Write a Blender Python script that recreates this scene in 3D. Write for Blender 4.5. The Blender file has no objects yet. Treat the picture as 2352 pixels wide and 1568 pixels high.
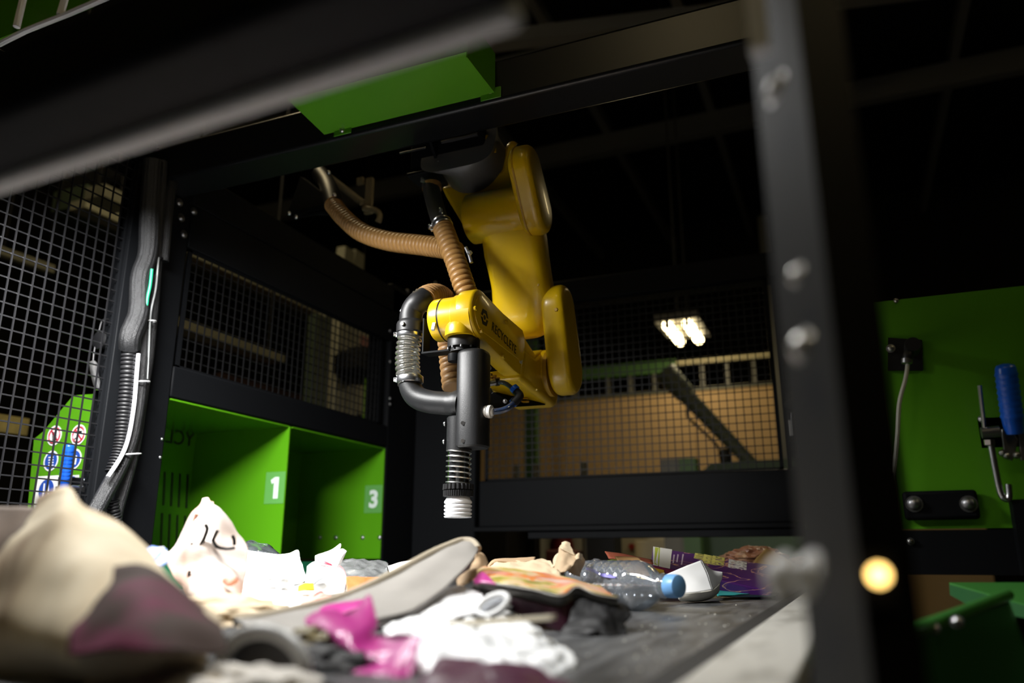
import bpy, bmesh, math, random
from mathutils import Vector as V, Matrix, noise
random.seed(7)
S = bpy.context.scene
COL = S.collection
R = math.radians

# ---------------------------------------------------------------- camera, world, light, exposure
F, CX, CY = 1800.0, 1176.0, 784.0          # focal length in pixels of the 2352 x 1568 frame
YAW, PIT = R(22.8), R(15.4)
cam_d = bpy.data.cameras.new('camera'); cam = bpy.data.objects.new('camera', cam_d); COL.objects.link(cam)
cam.rotation_euler = (R(90) + PIT, 0, YAW)
cam_d.sensor_width = 36; cam_d.lens = F / 2352 * 36; cam_d.clip_start = .02; cam_d.clip_end = 100
cam_d.dof.use_dof = True; cam_d.dof.focus_distance = 1.38; cam_d.dof.aperture_fstop = 2.7
S.camera = cam
vs = S.view_settings
vs.view_transform = 'Standard'; vs.look = 'None'; vs.gamma = 1; vs.use_curve_mapping = False; vs.exposure = 0
w = bpy.data.worlds.new('world'); S.world = w; w.use_nodes = True
w.node_tree.nodes['Background'].inputs[0].default_value = (.7, .8, 1, 1)
w.node_tree.nodes['Background'].inputs[1].default_value = .02

LAMP_POWER = 36.0
def area(name, loc, rot, sx, sy, power, col=(1, 1, 1), spread=180, parent=None):
    d = bpy.data.lights.new(name, 'AREA'); d.shape = 'RECTANGLE'; d.size = sx; d.size_y = sy
    d.energy = power; d.color = col; d.spread = R(spread)
    o = bpy.data.objects.new(name, d); COL.objects.link(o); o.location = loc; o.rotation_euler = rot
    return o
# sorting lamp above the belt and an added fill lamp (their housings are built below)
area('sorting_lamp_light', (-1.10, .78, .66), (R(25), R(8), 0), .40, .12, LAMP_POWER, (1, .995, .98), 150)
area('sorting_lamp_light', (-.42, .60, .64), (0, R(-4), 0), .34, .10, 3.2, (1, .995, .98), 118)  # added to brighten waste and rail on the right
# hall luminaires: first one seen, the rest added unseen as fill (their housings are built below)
HALL = [(-1.125, 6.4, 1.85, 4), (-2.6, 2.2, 3.4, 9), (3.2, .2, 3.6, 3.2), (-.6, -2.4, 3.6, 1.2), (.05, 3.7, 1.9, 20)]
for hx, hy, hz, hp in HALL:
    area('hall_lamp_light', (hx, hy, hz - .08), (0, 0, 0), .06 if hy == 3.7 else .3, .5 if hy > 3 else 1.2, hp, (1, .84, .58), 100 if hy == 3.7 else 180)

# ---------------------------------------------------------------- helpers
fw = V((-math.sin(YAW) * math.cos(PIT), math.cos(YAW) * math.cos(PIT), math.sin(PIT)))
rt = V((math.cos(YAW), math.sin(YAW), 0)); up = rt.cross(fw)
def ray(x, y): return fw + rt * ((x - CX) / F) - up * ((y - CY) / F)
def at(x, y, Y): d = ray(x, y); return d * (Y / d.y)          # measured point of the photo at depth Y
def atX(x, y, X): d = ray(x, y); return d * (X / d.x)
def atZ(x, y, Z): d = ray(x, y); return d * (Z / d.z)
BELT = -.07

MATS = {}
def mat(name, col, rough=.5, metal=0, spec=.5, var=0, scale=20, col2=None, bump=0, bscale=80, coat=0, emit=0, stretch=None, ramp=(.35, .65)):
    if name in MATS: return MATS[name]
    m = bpy.data.materials.new(name); m.use_nodes = True; nt = m.node_tree; b = nt.nodes['Principled BSDF']
    b.inputs['Roughness'].default_value = rough; b.inputs['Metallic'].default_value = metal
    b.inputs['Specular IOR Level'].default_value = spec; b.inputs['Coat Weight'].default_value = coat
    b.inputs['Base Color'].default_value = (*col, 1)
    if emit: b.inputs['Emission Color'].default_value = (*col, 1); b.inputs['Emission Strength'].default_value = emit
    tc = nt.nodes.new('ShaderNodeTexCoord'); mp = nt.nodes.new('ShaderNodeMapping'); nt.links.new(tc.outputs['Object'], mp.inputs[0])
    if stretch: mp.inputs['Scale'].default_value = stretch
    if var or col2:
        n = nt.nodes.new('ShaderNodeTexNoise'); n.inputs['Scale'].default_value = scale; n.inputs['Detail'].default_value = 6
        r = nt.nodes.new('ShaderNodeValToRGB'); nt.links.new(mp.outputs[0], n.inputs[0]); nt.links.new(n.outputs[0], r.inputs[0])
        c2 = col2 if col2 else tuple(c * (1 - var) for c in col)
        r.color_ramp.elements[0].position, r.color_ramp.elements[1].position = ramp
        r.color_ramp.elements[0].color = (*c2, 1); r.color_ramp.elements[1].color = (*col, 1)
        nt.links.new(r.outputs[0], b.inputs['Base Color'])
    if bump:
        n2 = nt.nodes.new('ShaderNodeTexNoise'); n2.inputs['Scale'].default_value = bscale; n2.inputs['Detail'].default_value = 4
        nt.links.new(mp.outputs[0], n2.inputs[0])
        bp = nt.nodes.new('ShaderNodeBump'); bp.inputs['Strength'].default_value = bump; bp.inputs['Distance'].default_value = .004
        nt.links.new(n2.outputs[0], bp.inputs['Height']); nt.links.new(bp.outputs[0], b.inputs['Normal'])
    MATS[name] = m; return m
def ramp_mat(name, stops, scale=12, rough=.4, stretch=(1, 1, 1), dist=1.0, tex='NOISE', bump=0, coat=0):
    if name in MATS: return MATS[name]
    m = bpy.data.materials.new(name); m.use_nodes = True; nt = m.node_tree; b = nt.nodes['Principled BSDF']
    b.inputs['Roughness'].default_value = rough; b.inputs['Coat Weight'].default_value = coat
    tc = nt.nodes.new('ShaderNodeTexCoord'); mp = nt.nodes.new('ShaderNodeMapping'); mp.inputs['Scale'].default_value = stretch
    nt.links.new(tc.outputs['Object'], mp.inputs[0])
    if tex == 'NOISE':
        n = nt.nodes.new('ShaderNodeTexNoise'); n.inputs['Scale'].default_value = scale; n.inputs['Distortion'].default_value = dist; n.inputs['Detail'].default_value = 4
    else:
        n = nt.nodes.new('ShaderNodeTexWave'); n.inputs['Scale'].default_value = scale; n.inputs['Distortion'].default_value = dist; n.inputs['Detail'].default_value = 2
    nt.links.new(mp.outputs[0], n.inputs[0])
    r = nt.nodes.new('ShaderNodeValToRGB'); nt.links.new(n.outputs[0], r.inputs[0]); nt.links.new(r.outputs[0], b.inputs['Base Color'])
    e = r.color_ramp.elements
    while len(e) > 1: e.remove(e[-1])
    e[0].position = stops[0][0]; e[0].color = (*stops[0][1], 1)
    for p, c in stops[1:]: q = e.new(p); q.color = (*c, 1)
    MATS[name] = m; return m
def clear_mat(name, tint=(.93, .95, .97), haze=.10, gloss=.22, rough=.06, hazecol=(.8, .84, .88)):
    if name in MATS: return MATS[name]
    m = bpy.data.materials.new(name); m.use_nodes = True; nt = m.node_tree; nt.nodes.clear()
    o = nt.nodes.new('ShaderNodeOutputMaterial'); t = nt.nodes.new('ShaderNodeBsdfTransparent'); t.inputs[0].default_value = (*tint, 1)
    g = nt.nodes.new('ShaderNodeBsdfGlossy'); g.inputs['Roughness'].default_value = rough
    d = nt.nodes.new('ShaderNodeBsdfDiffuse'); d.inputs[0].default_value = (*hazecol, 1)
    lw = nt.nodes.new('ShaderNodeLayerWeight'); lw.inputs[0].default_value = .35
    ma = nt.nodes.new('ShaderNodeMath'); ma.operation = 'MULTIPLY_ADD'; ma.inputs[1].default_value = .7; ma.inputs[2].default_value = gloss * .4
    nt.links.new(lw.outputs['Facing'], ma.inputs[0])
    m1 = nt.nodes.new('ShaderNodeMixShader'); m1.inputs[0].default_value = haze; nt.links.new(t.outputs[0], m1.inputs[1]); nt.links.new(d.outputs[0], m1.inputs[2])
    m2 = nt.nodes.new('ShaderNodeMixShader'); nt.links.new(ma.outputs[0], m2.inputs[0]); nt.links.new(m1.outputs[0], m2.inputs[1]); nt.links.new(g.outputs[0], m2.inputs[2])
    nt.links.new(m2.outputs[0], o.inputs[0]); MATS[name] = m; return m

BLACK = mat('black_paint', (.006, .0065, .0075), .5, 0, .05, bump=.04, bscale=300)
BLACKM = mat('matt_black', (.006, .006, .0065), .6, 0, .25)
BLACKP = mat('black_plastic', (.010, .010, .011), .45, 0, .32)
GREYB = mat('charcoal_casting', (.075, .076, .078), .42)
CHAR = mat('charcoal_print', (.011, .0115, .0125), .42, 0, .36, bump=.12, bscale=900)
YEL = mat('yellow_enamel', (.58, .375, .004), .30, 0, .5, coat=.25)
YELD = mat('yellow_bolt', (.36, .20, .004), .4)
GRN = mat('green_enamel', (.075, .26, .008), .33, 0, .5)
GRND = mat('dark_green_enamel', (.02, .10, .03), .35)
STEEL = mat('steel', (.62, .63, .65), .28, 1)
STEELD = mat('dull_steel', (.30, .30, .31), .4, 1)
ZINC = mat('zinc', (.5, .5, .48), .35, 1)
WHITE = mat('white_plastic', (.85, .86, .87), .4)
PAPER = mat('white_paper', (.86, .86, .85), .7, var=.06, scale=14)
BROWNHOSE = mat('brown_hose', (.34, .18, .055), .42)
BLUEP = mat('blue_grip', (.012, .11, .62), .28)
CARD = mat('kraft_cardboard', (.38, .26, .15), .8, var=.16, scale=18)
CARDL = mat('light_kraft', (.52, .41, .27), .8, var=.12, scale=12)
RUBBER = mat('rubber', (.02, .02, .021), .6)
INK = mat('black_ink', (.01, .01, .01), .5)

ORG = {}
class MB:
    def __init__(s): s.v = []; s.f = []
    def add(s, vs_, fs): n = len(s.v); s.v += [V(p) for p in vs_]; s.f += [tuple(i + n for i in q) for q in fs]; return s
    def box(s, a, b):
        x0, y0, z0 = a; x1, y1, z1 = b
        return s.add([(x0,y0,z0),(x1,y0,z0),(x1,y1,z0),(x0,y1,z0),(x0,y0,z1),(x1,y0,z1),(x1,y1,z1),(x0,y1,z1)],
                     [(3,2,1,0),(4,5,6,7),(0,1,5,4),(1,2,6,5),(2,3,7,6),(3,0,4,7)])
    def obox(s, c, ax, ay, az):
        c, ax, ay, az = V(c), V(ax), V(ay), V(az)
        P = [c + i * ax + j * ay + k * az for k in (-1, 1) for (i, j) in ((-1,-1),(1,-1),(1,1),(-1,1))]
        return s.add(P, [(3,2,1,0),(4,5,6,7),(0,1,5,4),(1,2,6,5),(2,3,7,6),(3,0,4,7)])
    def bar(s, p, q, w, h, upv=(0, 0, 1)):
        p, q = V(p), V(q); d = (q - p); u = V(upv); a = d.cross(u).normalized(); b = a.cross(d).normalized()
        return s.obox((p + q) / 2, d / 2, a * w / 2, b * h / 2)
    def frame(s, d):
        d = V(d).normalized(); h = V((0, 0, 1)) if abs(d.z) < .9 else V((1, 0, 0))
        a = d.cross(h).normalized(); return a, d.cross(a).normalized()
    def loft(s, rings, cap=True, closed=False):
        n = len(rings[0]); base = len(s.v)
        for r in rings: s.v += [V(p) for p in r]
        m = len(rings)
        for i in range(m if closed else m - 1):
            for j in range(n):
                a = base + i * n + j; b = base + i * n + (j + 1) % n; c = base + ((i + 1) % m) * n + (j + 1) % n; d = base + ((i + 1) % m) * n + j
                s.f.append((a, b, c, d))
        if cap and not closed:
            s.f.append(tuple(base + j for j in reversed(range(n)))); s.f.append(tuple(base + (m - 1) * n + j for j in range(n)))
        return s
    def lathe(s, p, d, prof, n=20, cap=True):
        p = V(p); d = V(d).normalized(); a, b = s.frame(d)
        return s.loft([[p + d * t + (a * math.cos(k * 2 * math.pi / n) + b * math.sin(k * 2 * math.pi / n)) * r for k in range(n)] for t, r in prof], cap)
    def cyl(s, p, q, r, r2=None, n=16):
        p, q = V(p), V(q); return s.lathe(p, q - p, [(0, r), ((q - p).length, r if r2 is None else r2)], n)
    def tube(s, path, r, n=8, cap=True, closed=False):
        path = [V(p) for p in path]; m = len(path); rings = []; a = None
        for i, p in enumerate(path):
            d = (path[(i + 1) % m] - path[i - 1]) if closed else (path[min(i + 1, m - 1)] - path[max(i - 1, 0)])
            d.normalize()
            if a is None: a, b = s.frame(d)
            else: a = (a - d * a.dot(d)).normalized(); b = d.cross(a)
            rr = r(i) if callable(r) else (r[i] if isinstance(r, (list, tuple)) else r)
            rings.append([p + (a * math.cos(k * 2 * math.pi / n) + b * math.sin(k * 2 * math.pi / n)) * rr for k in range(n)])
        return s.loft(rings, cap, closed)
    def prism(s, poly, vec):
        poly = [V(p) for p in poly]; vec = V(vec); n = len(poly)
        return s.loft([poly, [p + vec for p in poly]])
    def sheet(s, rows, nu=24, nv=16, amp=0, fs=8, seed=0, ridge=False, facet=0):
        G = patch(rows, nu, nv); sd = V((seed * 3.7, seed * 1.9, seed * 5.3))
        if amp:
            out = []
            for j in range(nv):
                ln = []
                for i in range(nu):
                    p = G[j][i]; a = G[j][min(i + 1, nu - 1)] - G[j][max(i - 1, 0)]; b = G[min(j + 1, nv - 1)][i] - G[max(j - 1, 0)][i]
                    nn = a.cross(b); nn = nn.normalized() if nn.length > 1e-9 else V((0, 0, 1))
                    q = p * fs + sd
                    h = noise.noise(q) + .5 * noise.noise(q * 2.1)
                    if ridge: h = (1 - 2.2 * abs(noise.noise(q))) * .6 + .45 * (1 - 2.2 * abs(noise.noise(q * 2.3 + sd)))
                    t = V((noise.noise(q + V((9, 0, 0))), noise.noise(q + V((0, 9, 0))), 0)) * .4
                    ln.append(p + (nn * h + t) * amp)
                out.append(ln)
            G = out
        base = len(s.v)
        for ln in G: s.v += ln
        for j in range(nv - 1):
            for i in range(nu - 1):
                k = base + j * nu + i; s.f.append((k, k + 1, k + nu + 1, k + nu))
        return s
    def build(s, name, m, parent=None, smooth=True, ang=38, bev=0, seg=2, solid=0, sub=0, origin=None, off=0):
        me = bpy.data.meshes.new(name)
        if parent is not None: o0 = ORG[parent.name]
        elif origin is not None: o0 = V(origin)
        else:
            xs = [p.x for p in s.v]; ys = [p.y for p in s.v]; zs = [p.z for p in s.v]
            o0 = V(((min(xs) + max(xs)) / 2, (min(ys) + max(ys)) / 2, min(zs)))
        me.from_pydata([tuple(p - o0) for p in s.v], [], s.f); me.update()
        bm = bmesh.new(); bm.from_mesh(me)
        if not solid: bmesh.ops.recalc_face_normals(bm, faces=bm.faces)
        bm.to_mesh(me); bm.free()
        if smooth:
            me.polygons.foreach_set('use_smooth', [True] * len(me.polygons)); me.set_sharp_from_angle(angle=R(ang))
        o = bpy.data.objects.new(name, me); COL.objects.link(o); me.materials.append(m)
        if parent is not None: o.parent = parent
        else: o.location = o0
        ORG[o.name] = o0
        if sub: md = o.modifiers.new('sub', 'SUBSURF'); md.levels = sub; md.render_levels = sub
        if solid: md = o.modifiers.new('solid', 'SOLIDIFY'); md.thickness = solid; md.offset = off
        if bev: md = o.modifiers.new('bev', 'BEVEL'); md.width = bev; md.segments = seg; md.limit_method = 'ANGLE'; md.angle_limit = R(35)
        return o
def cr(P, n):                     # Catmull-Rom resampling
    P = [V(p) for p in P]; m = len(P)
    if m == 1: return [P[0].copy() for _ in range(n)]
    out = []
    for k in range(n):
        t = k / (n - 1) * (m - 1); i = min(int(t), m - 2); u = t - i
        p0, p1, p2, p3 = P[max(i - 1, 0)], P[i], P[i + 1], P[min(i + 2, m - 1)]
        out.append(.5 * ((2 * p1) + (p2 - p0) * u + (2 * p0 - 5 * p1 + 4 * p2 - p3) * u * u + (3 * p1 - p0 - 3 * p2 + p3) * u ** 3))
    return out
def patch(rows, nu, nv):
    rr = [cr(r, nu) for r in rows]; cols = [cr([r[i] for r in rr], nv) for i in range(nu)]
    return [[cols[i][j] for i in range(nu)] for j in range(nv)]
def rows_at(rows): return [[at(*p) for p in r] for r in rows]
def T(name, label, cat, loc, group=None):
    o = bpy.data.objects.new(name, None); COL.objects.link(o); o.location = loc; o.empty_display_size = .05
    ORG[o.name] = V(loc); return tag(o, label, cat, group)
def tag(o, label=None, cat=None, group=None, kind=None):
    if label: o['label'] = label
    if cat: o['category'] = cat
    if group: o['group'] = group
    if kind: o['kind'] = kind
    return o
def lab(o, l): o['label'] = l; return o
def text(name, body, size, org, xd, yd, m, parent, ext=.0004, bold=0, space=1.0, sx=1.0, align='LEFT'):
    c = bpy.data.curves.new(name, 'FONT'); c.body = body; c.size = size; c.extrude = ext; c.offset = bold; c.space_character = space; c.align_x = align
    t = bpy.data.objects.new(name, c); COL.objects.link(t)
    me = bpy.data.meshes.new_from_object(t.evaluated_get(bpy.context.evaluated_depsgraph_get())); bpy.data.objects.remove(t); bpy.data.curves.remove(c)
    xd = V(xd).normalized(); yd = V(yd).normalized(); zd = xd.cross(yd); o0 = ORG[parent.name]
    for v in me.vertices: v.co = V(org) + xd * v.co.x * sx + yd * v.co.y + zd * v.co.z - o0
    me.materials.clear(); me.materials.append(m); me.name = name
    o = bpy.data.objects.new(name, me); COL.objects.link(o); o.parent = parent; ORG[o.name] = o0; return o
def sup(c, u, v, a, b, e=2.6, n=28):  # superellipse ring
    c, u, v = V(c), V(u), V(v); P = []
    for k in range(n):
        t = k * 2 * math.pi / n; ct, st = math.cos(t), math.sin(t)
        P.append(c + u * a * math.copysign(abs(ct) ** (2 / e), ct) + v * b * math.copysign(abs(st) ** (2 / e), st))
    return P
def stadium(A, ra, B, rb, n=12):     # outline in a (y, z) plane around two circles
    A, B = V((*A, 0)), V((*B, 0)); d = (B - A).normalized(); a0 = math.atan2(d.y, d.x); P = []
    for k in range(n + 1): t = a0 + math.pi / 2 + math.pi * k / n; P.append((A.x + ra * math.cos(t), A.y + ra * math.sin(t)))
    for k in range(n + 1): t = a0 - math.pi / 2 + math.pi * k / n; P.append((B.x + rb * math.cos(t), B.y + rb * math.sin(t)))
    return P
def slab(mb, out, x0, x1, r=.008, n=3):   # extrude a (y,z) outline along x with rounded rims
    cy = sum(p[0] for p in out) / len(out); cz = sum(p[1] for p in out) / len(out); rings = []
    def ring(x, ins):
        P = []
        for y, z in out:
            d = math.hypot(y - cy, z - cz); k = 1 - ins / d; P.append((x, cy + (y - cy) * k, cz + (z - cz) * k))
        return P
    rings = [ring(x0 + r * (1 - math.cos(math.pi / 2 * k / n)), r * (1 - math.sin(math.pi / 2 * k / n))) for k in range(n + 1)]
    rings += [ring(x1 - r * (1 - math.cos(math.pi / 2 * (n - k) / n)), r * (1 - math.sin(math.pi / 2 * (n - k) / n))) for k in range(n + 1)]
    mb.loft(rings); return mb
def bolt(p, d, r, parent, m=STEEL, name='bolt', h=None, n=6):
    h = h or r * 1.1; return MB().lathe(p, d, [(-.0005, r * 1.0), (h * .8, r), (h, r * .8)], n).build(name, m, parent)
def dome(p, d, r, parent, m=STEEL, name='bolt'):
    return MB().lathe(p, d, [(0, r * 1.25), (r * .15, r * 1.25), (r * .16, r), (r * .5, r * .85), (r * .75, r * .5), (r * .85, .0001)], 14).build(name, m, parent)

# ---------------------------------------------------------------- the hall
FLOOR = -1.0
o = MB().box((-9, -5, FLOOR - .1), (7, 12, FLOOR)).build('floor', mat('concrete_floor', (.07, .068, .062), .7, var=.3, scale=3)); tag(o, kind='structure')
o = MB().box((-9, -5, 5.2), (7, 12, 5.3)).build('ceiling', mat('dark_roof', (.02, .02, .022), .8)); tag(o, kind='structure')
HW = mat('hall_wall', (.035, .035, .034), .8)
for nm, a, b in (('wall_back', (-9, 11.9, FLOOR), (7, 12, 5.2)), ('wall_left', (-9, -5, FLOOR), (-8.9, 12, 5.2)), ('wall_right', (6.9, -5, FLOOR), (7, 12, 5.2)), ('wall_front', (-9, -5, FLOOR), (7, -4.9, 5.2))):
    tag(MB().box(a, b).build(nm, HW), kind='structure')
# roof steel
ROOF = mat('roof_steel', (.4, .4, .41), .6)
for k, y in enumerate((2.6, 4.4, 6.2, 8.0)):
    o = MB().box((-9, y, 4.55), (7, y + .12, 4.8)).build('roof_beam', ROOF)
    tag(o, 'dark steel roof beam crossing the hall under the ceiling', 'beam', 'roof beams of the hall')
for k, x in enumerate((-3.4, -2.2, -1.0, .2, 1.4)):
    o = MB().box((x, -1, 4.8), (x + .08, 12, 4.95)).build('roof_purlin', ROOF)
    tag(o, 'thin dark roof purlin running lengthways above the roof beams', 'beam', 'roof purlins of the hall')
o = MB().bar((-4.2, 4.0, 3.6), (1.4, 6.4, 4.5), .12, .12).build('roof_brace', ROOF); tag(o, 'slanting dark brace below the roof beams', 'beam')

# tan partition behind the cage with guard rail on top
YW = 7.0; ztop = .2059 * YW
xL, xR = at(1100, 1000, YW).x - .6, at(1778, 900, YW).x
TAN = mat('tan_panel', (.47, .315, .15), .75, var=.08, scale=1.5)
tw = T('partition_wall', 'tan panelled partition wall seen through the rear wire mesh', 'partition', ((xL + xR) / 2, YW, FLOOR))
n = 5
for k in range(n):
    a = xL + (xR - xL) * k / n; b = xL + (xR - xL) * (k + 1) / n
    MB().box((a + .004, YW, FLOOR), (b - .004, YW + .1, ztop)).build('panel', TAN, tw, bev=.004)
MB().box((xL, YW - .015, ztop), (xR, YW + .115, ztop + .03)).build('cap_rail', mat('cap_rail', (.10, .10, .07), .5), tw)
tw2 = MB().box((xR + .12, YW + .5, FLOOR), (xR + 1.5, YW + .6, ztop * 1.02)).build('side_partition', mat('tan_panel_dim', (.42, .29, .14), .75, var=.08, scale=1.5))
tag(tw2, 'narrow tan partition beyond the grey upright by the hanging lock', 'partition')
gr = T('guard_rail', 'pale guard rail with green beam standing on the tan partition', 'railing', ((xL + xR) / 2, YW + .05, ztop + .03))
RAILM = mat('rail_paint', (.10, .10, .09), .5)
zr = at(1600, 826, YW).z
for px in (1320, 1397, 1449, 1505, 1555, 1615, 1672, 1735):
    p = at(px, 880, YW + .05); MB().box((p.x - .018, YW + .03, ztop + .03), (p.x + .018, YW + .08, zr)).build('post', RAILM, gr)
a, b = at(1330, 860, YW + .05), at(1555, 842, YW + .05)
MB().box((a.x - .6, YW + .02, a.z - .06), (b.x, YW + .1, a.z + .06)).build('beam', mat('rail_green', (.045, .13, .03), .5), gr)
MB().box((b.x, YW + .02, zr - .03), (xR, YW + .1, zr + .02)).build('top_rail', mat('rail_cream', (.55, .50, .32), .5), gr)
p = at(1785, 900, YW); o = MB().box((p.x - .03, YW - .05, FLOOR), (p.x + .07, YW + .05, 3.0)).build('hall_upright', RAILM); tag(o, 'grey steel upright at the end of the tan partition', 'post')
gp = at(1222, 1000, YW - .6); o = MB().box((gp.x - .055, gp.y - .05, FLOOR), (gp.x + .055, gp.y + .05, 1.9)).build('hall_post', mat('post_green', (.03, .09, .02), .5)); tag(o, 'dark green hall post standing before the tan partition', 'post')
# slanting hydraulic tube with hose
pp = T('conveyor_strut', 'slanting grey green strut tube with hanging hose before the partition', 'strut', at(1740, 1075, YW - 1.0))
STR = mat('strut_paint', (.10, .12, .09), .5)
MB().cyl(at(1540, 870, YW - .9), at(1750, 1090, YW - 1.0), .07, .045).build('tube', STR, pp)
q_ = at(1750, 1090, YW - 1.0); MB().box((q_.x - .05, q_.y - .05, FLOOR), (q_.x + .05, q_.y + .05, q_.z + .04)).build('foot_post', STR, pp)
MB().cyl(at(1528, 855, YW - .9), at(1575, 905, YW - .9), .095, .08).build('collar', STR, pp)
MB().tube(cr([at(1580, 930, YW - .95), at(1579, 955, YW - .95), at(1592, 970, YW - .95), at(1640, 1015, YW - .95), at(1660, 1045, YW - .95)], 16), .012, 6).build('hose', RUBBER, pp)
MB().lathe(at(1662, 1030, YW - .95), (.1, 0, -1), [(0, .02), (.02, .045), (.1, .045), (.13, .02)], 10).build('valve', RUBBER, pp)
# green machine hood at the lower right behind the mesh
mh = MB(); A = [at(1610, 1085, 5.2), at(1630, 1066, 5.2), at(1700, 1058, 5.2), at(1880, 1050, 5.2)]; A += [V((A[3].x, 5.2, FLOOR)), V((A[0].x, 5.2, FLOOR))]
o = mh.prism(A, (0, .6, 0)).build('machine_hood', mat('hood_green', (.03, .06, .02), .5)); tag(o, 'low dark green machine hood beyond the strut tube', 'machine')

# hall luminaires, all but the first added as fill
def tube_lamp(name, x, y, z, w, l, label, group=None, e=14):
    t = T(name, label, 'lamp', (x, y, z), group)
    MB().box((x - w * .6, y - l / 2 - .03, z), (x + w * .6, y + l / 2 + .03, z + .06)).build('housing', mat('lamp_housing', (.08, .08, .08), .5), t)
    for q in (-1, 1): MB().cyl((x, y + q * l * .4, z + .05), (x, y + q * l * .4, 5.2), .008, n=6).build('hanger', mat('lamp_housing', (.08, .08, .08), .5), t)
    for s in (-1, 1):
        MB().cyl((x + s * w * .27, y - l / 2, z - .03), (x + s * w * .27, y + l / 2, z - .03), w * .13, n=12).build('tube', mat('lamp_tube', (1, .80, .42), .5, emit=e), t)
        for q in (-1, 1): MB().box((x + s * w * .27 - .015, y + q * l / 2 - .02, z - .06), (x + s * w * .27 + .015, y + q * l / 2 + .02, z)).build('holder', mat('lamp_housing', (.08, .08, .08), .5), t)
    return t
tube_lamp('strip_light', HALL[0][0], HALL[0][1], HALL[0][2], .30, .55, 'lit twin tube lamp glowing above the tan partition')
for (hx, hy, hz, hp) in HALL[1:]:
    tube_lamp('strip_light', hx, hy, hz, .40 if hy != 3.7 else .10, 1.1 if hy != 3.7 else .5, 'added unseen twin tube fill lamp outside the cage', 'added fill lamps outside the cage')

# low background under the rear cage beam (seen between beam and waste)
def P(x, y, Y): return at(x, y, Y)
Yb = 5.0
def bgbox(name, x0, y0, x1, y1, Y, m, label, cat, depth=.4, extra=None, bottom=True):
    a = P(x0, y0, Y); b = P(x1, y1, Y); zb = FLOOR if bottom else min(a.z, b.z)
    t = T(name, label, cat, ((a.x + b.x) / 2, Y + depth / 2, zb))
    MB().box((a.x, Y, zb), (b.x, Y + depth, max(a.z, b.z))).build('body', m, t, bev=.01); return t, a, b
CREAM = mat('cream_metal', (.5, .46, .33), .6)
t, a, b = bgbox('steel_cabinet', 1395, 1190, 1545, 1300, Yb, CREAM, 'cream metal cabinet with small black knobs beyond the belt', 'cabinet')
for px in (1434, 1446): q = P(px, 1220, Yb); MB().cyl(q + V((0, -.02, 0)), q + V((0, .01, 0)), .014).build('knob', BLACKM, t)
q = P(1452, 1255, Yb); MB().cyl(q + V((0, -.02, 0)), q + V((0, .01, 0)), .02).build('stop_button', mat('red_button', (.35, .03, .02), .5), t)
t, a, b = bgbox('carton_box', 1456, 1240, 1540, 1300, Yb - .3, mat('pale_carton', (.55, .47, .30), .8), 'pale carton standing before the cream cabinet', 'box', .28)
t, a, b = bgbox('white_locker', 1170, 1190, 1360, 1300, Yb + .3, mat('dim_white', (.5, .49, .42), .6), 'dull white locker behind the thin pipes', 'locker')
for px in (1188, 1232, 1345):
    q = P(px, 1240, Yb - .1); o = MB().cyl((q.x, q.y, FLOOR), (q.x, q.y, .6), .022).build('standpipe', mat('pipe_grey', (.2, .2, .17), .4, .6)); tag(o, 'thin grey standpipe in front of the white locker', 'pipe', 'standpipes before the locker')
q = P(1206, 1215, Yb - .5); o = MB().box((q.x - .06, q.y, FLOOR), (q.x + .06, q.y + .1, .45)).build('rack_post', BLACKM); tag(o, 'black rack post between the thin grey standpipes', 'post')
q = P(1378, 1230, Yb - .9); o = MB().box((q.x - .075, q.y, FLOOR), (q.x + .075, q.y + .15, .4)).build('support_leg', BLACKM); tag(o, 'thick black support leg left of the cream cabinet', 'post')
q = P(1290, 1230, Yb - .2); t = T('fire_extinguisher', 'red fire extinguisher cylinder in front of the white locker', 'extinguisher', (q.x, q.y, FLOOR))
MB().lathe((q.x, q.y, FLOOR), (0, 0, 1), [(0, .07), (.9, .075), (1.08, .075), (1.16, .05), (1.2, .03)], 16).build('cylinder', mat('dark_red', (.20, .012, .015), .4), t)
MB().box((q.x - .05, q.y - .02, FLOOR + 1.19), (q.x + .07, q.y + .02, FLOOR + 1.24)).build('valve', BLACKM, t)
t, a, b = bgbox('control_cabinet', 1085, 1150, 1166, 1300, 4.2, BLACKM, 'black control cabinet behind the suction cup', 'cabinet', .3)
t, a, b = bgbox('plastic_crate', 1252, 1262, 1300, 1300, 3.9, mat('maroon_plastic', (.08, .014, .012), .5), 'low maroon plastic crate beyond the crumpled cardboard', 'crate', .3)
t, a, b = bgbox('waste_container', 1560, 1205, 1900, 1300, Yb - .2, mat('bin_green', (.02, .045, .02), .5), 'large dark green waste container beyond the purple box', 'container')
MB().box((a.x, Yb - .22, a.z - .03), (b.x, Yb - .2, a.z)).build('rim', CREAM, t)
for px, c in ((1545, (.10, .10, .09)), (1582, (.04, .09, .03))):
    q = P(px, 1225, Yb - .45); o = MB().box((q.x - .05, q.y, FLOOR), (q.x + .06, q.y + .1, .55)).build('column', mat('column_%d' % px, c, .5)); tag(o, ('grey' if px == 1545 else 'green') + ' column between cream cabinet and green container', 'post')

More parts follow.
